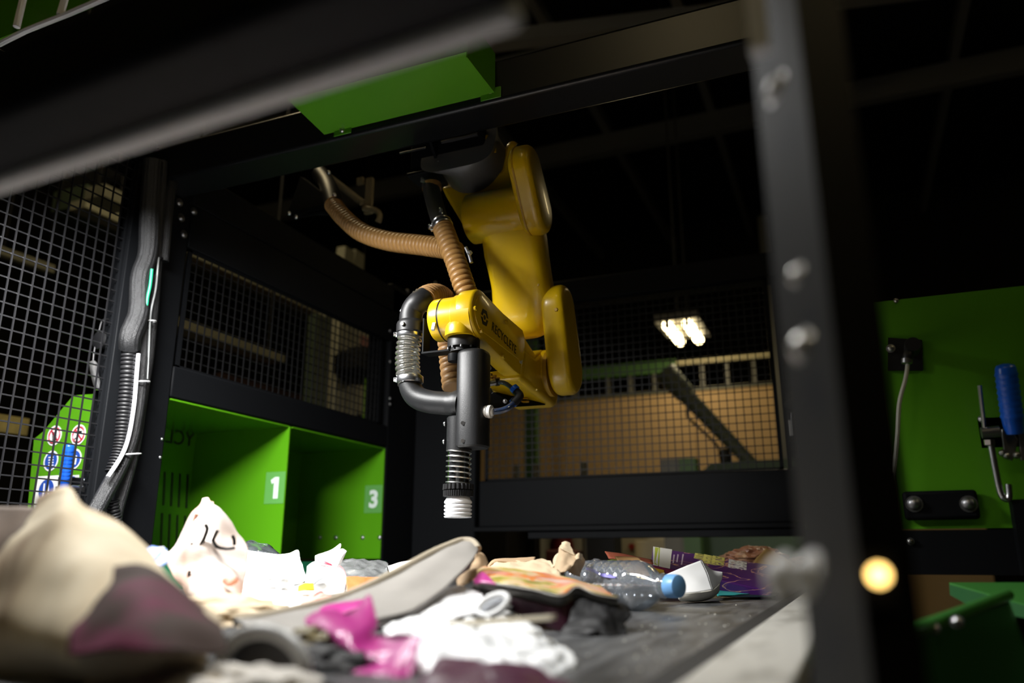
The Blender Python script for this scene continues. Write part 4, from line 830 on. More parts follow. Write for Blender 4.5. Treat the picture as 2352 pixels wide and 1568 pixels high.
# pale printed wrapper with line drawing
wrp = T('printed_wrapper', 'pale pink folded wrapper with black line drawing standing upright', 'wrapper', at(470, 1430, .74))
WR = ramp_mat('wrapper_print', [(0, (.42, .18, .11)), (.36, (.55, .33, .25)), (.46, (.60, .49, .43)), (.6, (.66, .58, .54)), (1, (.70, .65, .62))], 9, .45, (1, 1, 1), .4)
WROWS = [[(462, 1142, .80), (470, 1139, .80), (478, 1139, .80), (488, 1146, .80)],
    [(440, 1190, .775), (470, 1180, .77), (505, 1180, .775), (545, 1215, .79)],
    [(412, 1242, .76), (450, 1240, .745), (500, 1240, .745), (566, 1248, .79)],
    [(385, 1290, .74), (440, 1300, .72), (500, 1310, .72), (565, 1300, .76)],
    [(420, 1350, .70), (460, 1360, .68), (510, 1370, .69), (560, 1350, .73)],
    [(455, 1400, .68), (490, 1420, .66), (520, 1440, .67), (550, 1420, .70)]]
MB().sheet(rows_at(WROWS), 34, 34, .006, 22, 11).build('wrapper_sheet', WR, wrp, solid=.0015)
def stroke(pts, r=.0016, parent=wrp, m=INK, Y=.735, name='drawn_line'): return MB().tube(cr([at(x, y, Y) for x, y in pts], 14), r, 6).build(name, m, parent)
stroke([(440, 1249), (455, 1256), (475, 1263)], .0022); stroke([(458, 1256), (468, 1238), (476, 1215), (472, 1205)], .0022); stroke([(490, 1238), (496, 1225), (500, 1218)], .0022); stroke([(488, 1238), (498, 1255), (520, 1260), (538, 1258)], .002); stroke([(534, 1230), (538, 1240), (538, 1252)], .002); stroke([(436, 1310), (434, 1322), (440, 1335)], .002, Y=.705); stroke([(478, 1160), (484, 1163), (489, 1160)], .002, Y=.79)
stroke([(515, 1332), (528, 1340), (545, 1330)], .003, Y=.70, m=mat('peach', (.72, .34, .24), .5), name='peach_print'); stroke([(455, 1180), (447, 1205), (440, 1225)], .004, Y=.765, m=mat('peach', (.72, .34, .24), .5), name='peach_print')
sh('blue_wrapper', 'small blue and white wrapper scrap left of the pink wrapper', 'wrapper', [[(318, 1262, .62), (345, 1255, .62), (380, 1258, .62)], [(322, 1275, .60), (350, 1278, .60), (385, 1270, .60)], [(330, 1300, .58), (355, 1300, .58), (390, 1290, .58)]], ramp_mat('blue_white', [(0, (.02, .06, .6)), (.45, (.1, .25, .75)), (.5, (.75, .78, .85)), (1, (.8, .8, .8))], 40, .4), 14, 10, .004, 40, 4)
# white sheets in the strong light
sh('white_sheet', 'bright white paper sheet with raised corner', 'paper', [[(566, 1262, 1.06), (600, 1268, 1.08), (640, 1275, 1.09), (665, 1272, 1.09), (683, 1263, 1.10), (688, 1270, 1.10)], [(566, 1290, 1.03), (610, 1295, 1.03), (650, 1300, 1.03), (690, 1298, 1.05), (696, 1300, 1.05)], [(560, 1345, .98), (600, 1345, .98), (650, 1345, .98), (690, 1340, 1.0), (702, 1330, 1.02)]], PAPER, 24, 16, .003, 18, 6)
sh('dark_film', 'grey crinkled clear film behind the white sheet', 'film', [[(555, 1255, 1.16), (568, 1242, 1.18), (590, 1244, 1.2), (620, 1256, 1.2), (645, 1272, 1.2)], [(555, 1270, 1.12), (580, 1265, 1.12), (610, 1270, 1.12), (640, 1280, 1.12), (650, 1282, 1.12)], [(555, 1300, 1.1), (580, 1300, 1.1), (610, 1300, 1.1), (640, 1300, 1.1), (650, 1300, 1.1)]], clear_mat('grey_film', (.45, .48, .52), .25, .6, .1, (.35, .38, .42)), 22, 14, .005, 40, 2, .0006)
cp = lump('paper_wad', 'ribbed white crumpled cup lying under the white sheet', 'cup', at(600, 1345, .94), .045, .03, .025, PAPER, 3, .25, 2.5, 4, True)
sh('paper_strip', 'white crumpled tissue sheet in front of the crumpled cup', 'tissue', [[(545, 1365, .90), (600, 1358, .92), (660, 1362, .92), (715, 1372, .90)], [(540, 1385, .84), (600, 1378, .85), (670, 1385, .85), (730, 1392, .84)], [(530, 1420, .78), (600, 1410, .78), (680, 1408, .78), (740, 1405, .80)]], PAPER, 24, 16, .005, 22, 9)
sh('beige_card', 'beige card sheet leaning below the white tissue', 'cardboard', [[(545, 1400, .77), (590, 1395, .78), (650, 1400, .77), (720, 1392, .78)], [(545, 1430, .70), (600, 1428, .70), (660, 1420, .70), (730, 1405, .71)], [(550, 1450, .66), (600, 1445, .66), (660, 1435, .66), (730, 1420, .66)]], CARDL, 18, 12, .003, 18, 2)
# white carton with red print and open flaps
ct = T('milk_carton', 'crushed white carton with red print and open flaps', 'carton', at(750, 1370, 1.0))
def csheet(name, rows, m, parent, **k): a = dict(nu=16, nv=12, amp=.002, fs=30, seed=2); a.update(k); return MB().sheet(rows_at(rows), **a).build(name, m, parent, solid=.0014)
csheet('front_panel', [[(706, 1300, 1.0), (722, 1290, 1.02), (750, 1292, 1.02), (780, 1298, 1.02)], [(702, 1330, .97), (730, 1325, .96), (760, 1328, .96), (796, 1330, .98)], [(704, 1365, .96), (735, 1368, .95), (765, 1368, .95), (792, 1362, .96)]], PAPER, ct)
csheet('back_flap', [[(724, 1276, 1.03), (745, 1270, 1.05), (765, 1262, 1.06), (780, 1250, 1.07), (783, 1248, 1.07)], [(724, 1286, 1.02), (745, 1284, 1.04), (765, 1280, 1.05), (778, 1268, 1.06), (783, 1254, 1.07)], [(724, 1295, 1.01), (745, 1298, 1.02), (765, 1298, 1.02), (772, 1285, 1.04), (776, 1272, 1.05)]], PAPER, ct)
csheet('side_flap', [[(778, 1262, 1.04), (788, 1260, 1.04), (796, 1266, 1.04)], [(768, 1282, 1.02), (780, 1282, 1.02), (788, 1280, 1.03)], [(762, 1305, 1.0), (770, 1308, 1.0), (778, 1306, 1.01)]], PAPER, ct)
csheet('red_print', [[(729, 1285, 1.002), (745, 1288, 1.0), (762, 1296, 1.0)], [(731, 1291, .998), (746, 1295, .996), (764, 1299, .998)]], mat('carton_red', (.32, .005, .03), .4), ct, amp=0)
csheet('pink_edge', [[(776, 1300, .985), (786, 1310, .985), (794, 1330, .98)], [(780, 1298, .985), (790, 1308, .985), (798, 1330, .98)]], mat('pink_print', (.72, .30, .32), .4), ct, amp=0)
csheet('grey_print', [[(712, 1340, .953), (728, 1326, .95), (738, 1320, .95)], [(716, 1346, .95), (732, 1334, .947), (744, 1328, .948)]], mat('grey_print', (.25, .26, .27), .4), ct, amp=0)
sh('orange_carton', 'orange ribbed carton lying beside the crushed white carton', 'carton', [[(794, 1326, .98), (825, 1324, 1.0), (858, 1326, 1.02), (893, 1330, 1.04)], [(796, 1345, .94), (828, 1345, .95), (860, 1345, .97), (893, 1345, 1.0)], [(796, 1372, .92), (830, 1372, .93), (860, 1370, .95), (893, 1368, .98)]], ramp_mat('orange_print', [(0, (.42, .08, .02)), (.45, (.52, .13, .03)), (.6, (.58, .22, .07)), (1, (.6, .25, .10))], 60, .4, (4, 1, 1), .3, 'WAVE'), 30, 12, .0015, 60, 3, .0015)
sh('yellow_wrapper', 'small yellow wrapper scrap before the white carton', 'wrapper', [[(684, 1345, .90), (700, 1340, .91), (720, 1342, .91)], [(684, 1358, .88), (702, 1356, .88), (722, 1352, .89)]], mat('yellow_foil', (.55, .28, .015), .4), 10, 8, .002, 40, 2)
sh('red_wrapper', 'red and pink wrapper scrap between carton and magenta bag', 'wrapper', [[(690, 1385, .84), (725, 1362, .86), (745, 1360, .86), (760, 1372, .85)], [(690, 1395, .80), (725, 1388, .80), (750, 1385, .80), (775, 1385, .80)], [(690, 1402, .78), (730, 1400, .78), (760, 1398, .78), (790, 1390, .79)]], ramp_mat('red_print', [(0, (.35, .04, .03)), (.45, (.45, .09, .08)), (.55, (.6, .35, .3)), (1, (.65, .5, .45))], 30, .4), 16, 12, .003, 40, 3)
# clear films further back
sh('clear_film', 'grey crinkled clear film lying behind the white carton', 'film', [[(778, 1290, 1.2), (810, 1284, 1.22), (850, 1286, 1.24), (880, 1292, 1.25), (893, 1296, 1.25)], [(785, 1308, 1.14), (815, 1306, 1.15), (850, 1308, 1.16), (880, 1308, 1.18), (890, 1308, 1.18)], [(790, 1328, 1.1), (820, 1328, 1.1), (850, 1328, 1.1), (880, 1328, 1.12), (892, 1328, 1.12)]], clear_mat('silver_film', (.6, .62, .62), .5, .6, .15, (.55, .57, .57)), 30, 20, .005, 45, 5, .0006)
sh('receipt_roll', 'rolled white label sheet with grey print behind the grey tray', 'paper', [[(890, 1300, 1.2), (930, 1290, 1.22), (965, 1284, 1.24), (985, 1284, 1.25)], [(895, 1315, 1.14), (930, 1308, 1.15), (965, 1302, 1.16), (990, 1300, 1.18)], [(900, 1332, 1.1), (935, 1330, 1.1), (970, 1325, 1.12), (1000, 1318, 1.14)]], mat('label_paper', (.62, .62, .60), .5, var=.35, scale=50), 18, 12, .003, 30, 3)
# long grey moulded tray
gtray = T('pulp_tray', 'long grey moulded tray with rounded end tilted across the waste', 'tray', at(830, 1450, .60))
PULP = mat('grey_pulp', (.25, .235, .215), .75, var=.25, scale=10)
TR = [[(1035, 1252, .84), (1060, 1244, .86), (1085, 1246, .86), (1098, 1262, .85)],
      [(985, 1274, .80), (1015, 1280, .79), (1050, 1290, .79), (1085, 1290, .80)],
      [(900, 1320, .73), (940, 1330, .72), (980, 1345, .72), (1030, 1345, .73)],
      [(790, 1370, .66), (840, 1392, .645), (890, 1405, .64), (960, 1400, .66)],
      [(660, 1405, .60), (720, 1432, .58), (780, 1440, .575), (860, 1425, .60)],
      [(540, 1428, .55), (590, 1455, .53), (640, 1470, .52), (720, 1455, .545)]]
MB().sheet(rows_at(TR), 20, 30, .003, 12, 4).build('tray_floor', PULP, gtray, solid=.003)
MB().tube(cr([at(x, y - 2, Y) for x, y, Y in [TR[5][0], TR[4][0], TR[3][0], TR[2][0], TR[1][0], TR[0][0], TR[0][1], TR[0][2], TR[0][3]]], 50), .0042, 8).build('rolled_rim', mat('pulp_rim', (.36, .31, .23), .75), gtray)
# magenta plastic bag pieces
sh('magenta_bag', 'crumpled bright magenta plastic bag in the foreground', 'plastic bag', [
    [(700, 1420, .53), (730, 1400, .53), (770, 1395, .54), (800, 1412, .53), (830, 1390, .54), (848, 1368, .55), (856, 1385, .54)],
    [(705, 1435, .51), (750, 1440, .49), (790, 1440, .485), (820, 1436, .49), (845, 1430, .50), (862, 1430, .51), (866, 1436, .51)],
    [(740, 1465, .50), (770, 1470, .475), (800, 1480, .47), (830, 1490, .475), (855, 1480, .485), (866, 1465, .50), (868, 1462, .50)],
    [(765, 1490, .485), (790, 1510, .47), (830, 1520, .465), (870, 1515, .47), (910, 1495, .47), (945, 1460, .48), (960, 1458, .48)],
    [(790, 1530, .46), (820, 1545, .45), (860, 1545, .45), (890, 1540, .45), (915, 1550, .45), (945, 1540, .46), (962, 1480, .47)],
    [(800, 1545, .45), (830, 1560, .445), (870, 1562, .445), (900, 1565, .445), (930, 1568, .445), (945, 1562, .45), (955, 1540, .455)]], MAG, 40, 34, .0035, 16, 7, .001)
sh('magenta_strip', 'thin magenta strip lying along the grey tray edge', 'plastic strip', [[(735, 1398, .62), (780, 1385, .64), (830, 1370, .66), (850, 1366, .67)], [(735, 1412, .60), (785, 1405, .61), (830, 1396, .62), (850, 1390, .63)]], MAG, 16, 8, .003, 30, 3)
sh('maroon_sack', 'dark maroon plastic sack at the front edge of the belt', 'plastic bag', [
    [(960, 1545, .44), (1010, 1512, .46), (1080, 1502, .47), (1150, 1506, .47), (1230, 1520, .47), (1300, 1548, .46), (1330, 1565, .46)],
    [(950, 1580, .42), (1010, 1560, .41), (1080, 1550, .405), (1150, 1555, .405), (1230, 1570, .41), (1300, 1590, .42), (1340, 1600, .43)],
    [(930, 1640, .40), (1010, 1640, .38), (1080, 1640, .37), (1150, 1640, .37), (1230, 1640, .38), (1310, 1640, .39), (1350, 1640, .40)]], MAROON, 36, 20, .006, 20, 5, .001, True)
# white plastic bag bundle
sh('white_bag', 'crumpled milky white plastic bag behind the maroon sack', 'plastic bag', [
    [(880, 1430, .60), (960, 1410, .62), (1060, 1405, .63), (1150, 1412, .62), (1220, 1425, .61), (1270, 1455, .60), (1300, 1480, .59)],
    [(870, 1465, .55), (960, 1450, .54), (1060, 1445, .54), (1150, 1445, .54), (1230, 1455, .54), (1295, 1480, .55), (1322, 1500, .56)],
    [(880, 1500, .51), (960, 1495, .50), (1060, 1490, .49), (1150, 1490, .49), (1230, 1500, .50), (1290, 1515, .51), (1325, 1525, .53)],
    [(900, 1555, .47), (970, 1545, .46), (1060, 1530, .46), (1150, 1530, .46), (1220, 1540, .47), (1280, 1555, .48), (1318, 1558, .50)]], ramp_mat('white_bag_mat', [(0, (.35, .37, .40)), (.34, (.6, .62, .65)), (.42, (.86, .88, .90)), (1, (.9, .92, .94))], 16, .3, (1, 1, 1), 1.0), 60, 44, .010, 26, 4, .0008, True)
sh('white_tray_film', 'white plastic tray sheet under the tilted grey tray', 'tray', [[(985, 1342, .80), (1020, 1338, .80), (1060, 1345, .80), (1100, 1350, .80)], [(920, 1385, .72), (980, 1375, .71), (1050, 1375, .71), (1110, 1372, .73)], [(860, 1420, .66), (940, 1415, .64), (1040, 1408, .64), (1120, 1398, .67)]], mat('milky_white', (.84, .84, .86), .35), 26, 18, .005, 22, 6, .001, True)
rl = T('cup_lid', 'white plastic cup lid ring on the white bag', 'lid', at(1140, 1392, .66))
MB().tube([at(1132, 1390, .66) + V((.014 * math.cos(k * .2618), .004 * math.sin(k * .2618), .008 * math.sin(k * .2618) + .004 * math.cos(k * .2618))) for k in range(24)], .003, 10, closed=True).build('rim', WHITE, rl)
MB().prism([at(1132, 1390, .665) + V((.0135 * math.cos(k * .2618), .004 * math.sin(k * .2618), .0078 * math.sin(k * .2618) + .004 * math.cos(k * .2618))) for k in range(24)], (0, .002, 0)).build('lid_disc', mat('lid_grey', (.62, .64, .68), .35), rl)
o = MB().obox(at(1150, 1425, .585), (.045, -.004, .004), (.0005, .004, 0), (0, 0, .002)).build('wooden_stick', mat('pale_wood', (.72, .65, .50), .6)); tag(o, 'flat pale wooden stick lying on the white bag', 'stick')
# magazine stack
mz = T('magazine', 'soggy thick magazine with colourful cover and wavy dark pages', 'magazine', at(1300, 1465, .78))
COVER = ramp_mat('magazine_cover', [(0, (.05, .10, .02)), (.34, (.18, .19, .03)), (.42, (.50, .40, .10)), (.48, (.66, .50, .34)), (.55, (.70, .20, .015)), (.62, (.62, .25, .20)), (.70, (.62, .56, .48)), (1, (.4, .4, .3))], 16, .3, (1, 1, 1), .9)
top = [[(1090, 1318, .86), (1105, 1302, .88), (1140, 1302, .90), (1200, 1308, .93), (1260, 1318, .96), (1310, 1328, .98), (1345, 1338, .99), (1380, 1345, .99)],
       [(1095, 1328, .82), (1130, 1322, .82), (1180, 1326, .83), (1230, 1335, .84), (1280, 1342, .86), (1320, 1338, .88), (1360, 1350, .88), (1400, 1362, .89)],
       [(1085, 1330, .80), (1130, 1338, .78), (1190, 1345, .77), (1240, 1355, .77), (1290, 1364, .77), (1325, 1345, .79), (1370, 1362, .79), (1420, 1372, .80)]]
MB().sheet(rows_at(top), 40, 16, .0015, 30, 2).build('cover', COVER, mz, solid=.0015)
for k in range(6):
    dy = 4 + k * 5; fr_ = [(x, y + dy, Y - .002 + .002 * k) for x, y, Y in top[2]]; bk = [(x, y + dy, Y) for x, y, Y in top[1]]
    MB().sheet(rows_at([bk, fr_]), 40, 4, .001, 40, k).build('page_block', mat('page_grey_%d' % (k % 2), (.30, .29, .27) if k % 2 == 0 else (.09, .085, .08), .6), mz, solid=.0022)
fr_ = [(x, y + 30, Y + .003) for x, y, Y in top[2]]
MB().sheet(rows_at([fr_, [(1095, 1392, .82), (1140, 1408, .80), (1195, 1420, .79), (1245, 1435, .78), (1290, 1450, .77), (1335, 1460, .78), (1380, 1460, .79), (1420, 1455, .80)]]), 36, 14, .003, 20, 4).build('dark_underside', mat('plum_black', (.045, .008, .022), .45), mz, solid=.002)
MB().sheet(rows_at([[(1088, 1335, .79), (1105, 1314, .80), (1120, 1322, .79)], [(1090, 1340, .78), (1110, 1338, .775), (1140, 1342, .77)]]), 10, 6).build('magenta_corner', MAG, mz, solid=.0015)
o = sh('black_bag', 'crumpled black plastic bag hanging over the magazine end', 'plastic bag', [[(1330, 1372, .80), (1370, 1372, .81), (1405, 1375, .82), (1440, 1392, .82), (1448, 1402, .82)], [(1300, 1420, .76), (1345, 1405, .765), (1390, 1400, .77), (1430, 1410, .79), (1450, 1412, .80)], [(1285, 1452, .74), (1335, 1445, .735), (1385, 1440, .74), (1425, 1445, .76), (1440, 1432, .78)], [(1290, 1462, .735), (1340, 1466, .73), (1380, 1464, .735), (1420, 1464, .74), (1436, 1455, .75)]], mat('black_film', (.009, .009, .010), .6, 0, .3), 34, 26, .005, 30, 6, .001, True)
# cardboard pieces in the middle
CARDR = mat('kraft_flute', (.40, .29, .18), .8, var=.12, scale=30)
cb = T('cardboard_box_piece', 'crumpled upright kraft box piece with torn top', 'cardboard', at(1300, 1325, 1.10))
csheet('front_face', [[(1283, 1256, 1.10), (1300, 1252, 1.10), (1318, 1262, 1.10), (1326, 1274, 1.09)], [(1276, 1285, 1.08), (1292, 1286, 1.07), (1308, 1290, 1.07), (1318, 1294, 1.07)], [(1270, 1308, 1.06), (1284, 1310, 1.05), (1298, 1312, 1.05), (1306, 1310, 1.06)]], CARDR, cb, amp=.004, fs=45, ridge=True)
csheet('side_face', [[(1326, 1274, 1.09), (1334, 1272, 1.11), (1341, 1278, 1.13)], [(1316, 1296, 1.07), (1328, 1298, 1.09), (1340, 1300, 1.12)], [(1306, 1312, 1.06), (1320, 1320, 1.08), (1335, 1322, 1.10)]], CARD, cb, amp=.004, fs=45, ridge=True)
csheet('torn_top', [[(1290, 1246, 1.12), (1298, 1243, 1.12), (1308, 1248, 1.12)], [(1286, 1256, 1.10), (1300, 1254, 1.10), (1316, 1264, 1.10)], [(1292, 1262, 1.09), (1306, 1266, 1.09), (1320, 1276, 1.09)]], CARDL, cb, amp=.003, fs=60)
csheet('torn_edge', [[(1322, 1278, 1.085), (1330, 1270, 1.085), (1338, 1276, 1.10)], [(1322, 1284, 1.08), (1330, 1282, 1.08), (1336, 1286, 1.09)]], CARDL, cb, amp=.003, fs=70)
csheet('crumpled_edge', [[(1266, 1290, 1.09), (1274, 1275, 1.10), (1282, 1270, 1.10)], [(1262, 1306, 1.07), (1272, 1300, 1.07), (1282, 1300, 1.08)]], CARDL, cb, amp=.006, fs=50)
sh('cardboard_sheet', 'flat torn cardboard sheet behind the magazine', 'cardboard', [[(1125, 1300, 1.12), (1150, 1285, 1.15), (1190, 1284, 1.16), (1230, 1285, 1.16), (1262, 1284, 1.16)], [(1110, 1310, 1.05), (1150, 1303, 1.05), (1200, 1303, 1.06), (1250, 1300, 1.07), (1275, 1298, 1.08)], [(1105, 1325, .99), (1150, 1322, .98), (1200, 1322, .99), (1260, 1322, 1.0), (1290, 1320, 1.02)]], CARDL, 28, 14, .004, 40, 3, .003, True)
sh('folded_cardboard', 'folded cardboard strip on the torn cardboard sheet', 'cardboard', [[(1120, 1300, 1.13), (1140, 1284, 1.15), (1195, 1282, 1.17), (1230, 1284, 1.17)], [(1125, 1302, 1.11), (1145, 1290, 1.12), (1195, 1290, 1.13), (1228, 1288, 1.14)]], CARD, 18, 6, .002, 30, 5, .003)
sh('kraft_scrap', 'small kraft scrap at the rounded tray end', 'cardboard', [[(1095, 1272, .90), (1105, 1270, .92), (1120, 1290, .94)], [(1085, 1300, .88), (1100, 1296, .88), (1118, 1300, .90)], [(1070, 1318, .86), (1090, 1315, .86), (1112, 1312, .87)]], CARD, 12, 10, .003, 40, 6, .002)
sh('crumpled_carton', 'brown crumpled carton strip under the tray end', 'cardboard', [[(1052, 1330, .84), (1075, 1312, .85), (1095, 1305, .86)], [(1050, 1345, .82), (1078, 1335, .82), (1095, 1328, .83)]], CARD, 12, 8, .003, 40, 2, .002)
# clear bag, cards
sh('clear_bag', 'crinkled clear plastic bag with purple print before the tan card', 'plastic bag', [[(1340, 1290, 1.22), (1360, 1280, 1.24), (1390, 1284, 1.25), (1420, 1300, 1.25), (1450, 1314, 1.24), (1480, 1322, 1.22)], [(1336, 1308, 1.16), (1370, 1298, 1.16), (1400, 1302, 1.17), (1430, 1312, 1.17), (1460, 1322, 1.17), (1490, 1330, 1.17)], [(1336, 1330, 1.12), (1370, 1326, 1.11), (1400, 1328, 1.11), (1430, 1330, 1.12), (1460, 1332, 1.12), (1490, 1336, 1.12)]], clear_mat('clear_bag_mat', (.78, .79, .82), .34, .6, .12, (.62, .62, .66)), 36, 24, .006, 40, 8, .0006, True)
sh('purple_film', 'purple printed film strip inside the clear bag', 'film', [[(1346, 1302, 1.13), (1362, 1306, 1.12), (1385, 1318, 1.10), (1418, 1322, 1.09)], [(1346, 1307, 1.125), (1364, 1314, 1.115), (1388, 1326, 1.095), (1416, 1328, 1.085)]], mat('violet_print', (.24, .22, .62), .4), 18, 6, .003, 60, 4, .0008)
sh('tan_card', 'flat tan card leaning behind the clear bag', 'card', [[(1412, 1278, 1.38), (1440, 1279, 1.38), (1468, 1281, 1.38)], [(1428, 1300, 1.34), (1455, 1302, 1.34), (1482, 1302, 1.34)], [(1440, 1322, 1.30), (1470, 1323, 1.30), (1494, 1322, 1.30)]], mat('tan_card_mat', (.46, .26, .10), .75), 10, 8, .001, 20, 2, .002)
sh('salmon_card', 'salmon red card behind the tan card', 'card', [[(1389, 1266, 1.46), (1420, 1270, 1.46), (1455, 1276, 1.46), (1498, 1286, 1.46)], [(1398, 1282, 1.42), (1430, 1285, 1.42), (1460, 1290, 1.42), (1500, 1296, 1.42)]], mat('salmon', (.52, .13, .07), .7), 12, 6, .002, 20, 3, .002)
sh('lime_wrapper', 'lime green wrapper scrap under the salmon card', 'wrapper', [[(1396, 1288, 1.41), (1410, 1284, 1.41), (1424, 1290, 1.41)], [(1398, 1296, 1.38), (1412, 1296, 1.38), (1426, 1298, 1.38)]], mat('lime', (.35, .42, .03), .5), 10, 8, .004, 60, 4)
# water bottle
wb = T('water_bottle', 'clear ribbed plastic water bottle with light blue cap', 'bottle', at(1450, 1405, 1.10))
PET = clear_mat('pet_clear', (.86, .90, .94), .24, .5, .06, (.62, .68, .76))
c0, c1 = at(1556, 1346, 1.075), at(1330, 1340, 1.165); d = (c1 - c0).normalized()
prof = [(.012, .0125), (.020, .0125), (.022, .0165), (.024, .0165), (.026, .0125), (.034, .015), (.046, .024), (.058, .031), (.068, .0335)]
for k in range(7): s = .074 + k * .015; prof += [(s, .0335), (s + .005, .0318), (s + .010, .0335)]
prof += [(.182, .0335), (.19, .031), (.192, .02)]
MB().lathe(c0, d, prof, 36, cap=False).build('bottle_wall', PET, wb, ang=70)
MB().lathe(c0 - d * .004, d, [(0, .0125), (.0015, .0145), (.004, .0150), (.018, .0152), (.019, .0145)], 32).build('cap', mat('light_blue', (.16, .38, .72), .4), wb)
# white folded carton
wc = T('white_carton', 'white folded carton leaning on the purple box', 'carton', at(1600, 1378, 1.36))
csheet('lid_panel', [[(1525, 1322, 1.33), (1570, 1302, 1.36), (1610, 1287, 1.39)], [(1540, 1350, 1.31), (1590, 1335, 1.33), (1625, 1320, 1.36)], [(1555, 1362, 1.30), (1600, 1360, 1.31), (1636, 1355, 1.33)]], PAPER, wc, amp=.0008)
csheet('side_panel', [[(1610, 1287, 1.39), (1635, 1308, 1.40), (1660, 1314, 1.41)], [(1625, 1320, 1.36), (1642, 1325, 1.38), (1658, 1330, 1.40)], [(1636, 1355, 1.33), (1645, 1348, 1.36), (1652, 1342, 1.38)]], PAPER, wc, amp=.0008)
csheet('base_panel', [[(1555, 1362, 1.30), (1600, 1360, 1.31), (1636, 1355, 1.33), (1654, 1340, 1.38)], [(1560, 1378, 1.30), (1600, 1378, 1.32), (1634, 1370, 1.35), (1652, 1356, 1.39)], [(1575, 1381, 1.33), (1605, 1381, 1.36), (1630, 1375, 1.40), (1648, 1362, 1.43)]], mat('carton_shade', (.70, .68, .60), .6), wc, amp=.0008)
# purple award box
pb = T('purple_box', 'flat purple printed box with yellow and white lettering', 'box', at(1650, 1362, 1.62))
PUR = ramp_mat('purple_print', [(0, (.075, .014, .16)), (.49, (.085, .016, .17)), (.515, (.16, .05, .2)), (.53, (.72, .38, .24)), (.545, (.16, .05, .2)), (.57, (.085, .016, .17)), (1, (.085, .02, .16))], 9, .35, (1, 1, 4), 1.6)
A_, B_, C_, D_ = at(1500, 1256, 1.58), at(1795, 1300, 1.66), at(1775, 1358, 1.50), at(1499, 1298, 1.49)
n_ = (B_ - A_).cross(D_ - A_).normalized();  n_ = n_ if n_.y < 0 else -n_
ux = (B_ - A_).normalized(); uy = (A_ - D_).normalized()
MB().prism([D_, C_, B_, A_], -n_ * .022).build('box_body', PUR, pb, bev=.003)
def on(s, t, off=.0008): return A_ + (B_ - A_) * s + (D_ - A_) * t * (1 - s) + (C_ - B_) * t * s + n_ * off
def band(s0, s1, t0, t1, m, name): return MB().prism([on(s0, t1), on(s1, t1), on(s1, t0), on(s0, t0)], n_ * .0004).build(name, m, pb)
band(.0, .045, .0, 1.0, mat('print_white', (.8, .8, .78), .4), 'end_label'); band(.015, .055, .02, .96, mat('print_lime', (.50, .58, .08), .4), 'lime_band'); band(.055, .15, .0, 1.0, mat('print_white', (.8, .8, .78), .4), 'white_band')
dn = (on(.4, 1) - on(.4, 0)).normalized(); rtv = dn.cross(n_); rtv = rtv if rtv.dot(ux) > 0 else -rtv
YT = mat('print_yellow', (.78, .74, .20), .4); WT = mat('print_text_white', (.85, .85, .85), .4)
def ptext(body, s, t, size, m, sx=1): return text('lettering', body, size, on(s, t, .0012), dn, rtv, m, pb, ext=.0002, bold=.0007 * size / .02, sx=sx)
ptext('EST NIGHT', .475, .0, .030, YT, .40); ptext('NVENIENCE', .405, .0, .030, YT, .40); ptext('USTRY', .335, -.0, .030, YT, .40)
ptext('VENIENCE', .665, .05, .024, WT, .46); ptext('ARDS 2025', .60, .05, .024, WT, .46)
for k, (s, tx_) in enumerate(((.285, 'BOOK A TABLE'), (.235, 'Thursday 2025'), (.195, 'Grand Hall, London'), (.165, 'Hotel'))):
    for q in range(1): MB().prism([on(s, .12 + .05 * k), on(s + .012, .12 + .05 * k), on(s + .012, .62 + .08 * (k % 2)), on(s, .62 + .08 * (k % 2))], n_ * .0006).build('small_print', mat('faded_print', (.55, .45, .60), .5), pb) if k else None
MB().prism([D_, D_ + (C_ - D_) * .42, D_ + (C_ - D_) * .42 - n_ * .035 + V((0, 0, -.012)), D_ - n_ * .01 + V((0, 0, -.028))], V((0, .004, -.001))).build('crimson_side', mat('crimson_side', (.18, .008, .05), .4), pb)
MB().prism([D_ + V((.002, -.001, -.004)), D_ + (C_ - D_) * .10 + V((0, -.001, -.004)), D_ + (C_ - D_) * .10 + V((0, -.001, -.016)), D_ + V((.002, -.001, -.016))], V((0, -.0006, 0))).build('yellow_block', mat('yellow_block', (.60, .36, .02), .4), pb)
sh('teal_sheet', 'teal plastic sheet lying under the purple box', 'plastic sheet', [[(1645, 1352, 1.52), (1690, 1356, 1.54), (1750, 1360, 1.56)], [(1645, 1362, 1.46), (1690, 1362, 1.49), (1745, 1362, 1.53)], [(1648, 1368, 1.43), (1685, 1366, 1.46), (1720, 1364, 1.50)]], mat('teal', (.05, .48, .48), .4), 14, 8, .001, 30, 3)
sh('navy_sheet', 'dark navy sheet flat on the belt under the purple box', 'plastic sheet', [[(1660, 1348, 1.56), (1720, 1354, 1.60), (1790, 1362, 1.62)], [(1655, 1368, 1.45), (1710, 1370, 1.46), (1780, 1370, 1.48)]], mat('navy', (.008, .02, .03), .5), 14, 6, .0008, 30, 3)
o = MB().lathe(at(1486, 1318, 1.40), (-.6, -.7, .25), [(0, .014), (.008, .014), (.010, .012)], 18).build('bottle_cap', mat('teal', (.05, .48, .48), .4)); tag(o, 'teal bottle cap with white rim beside the tan card', 'cap')
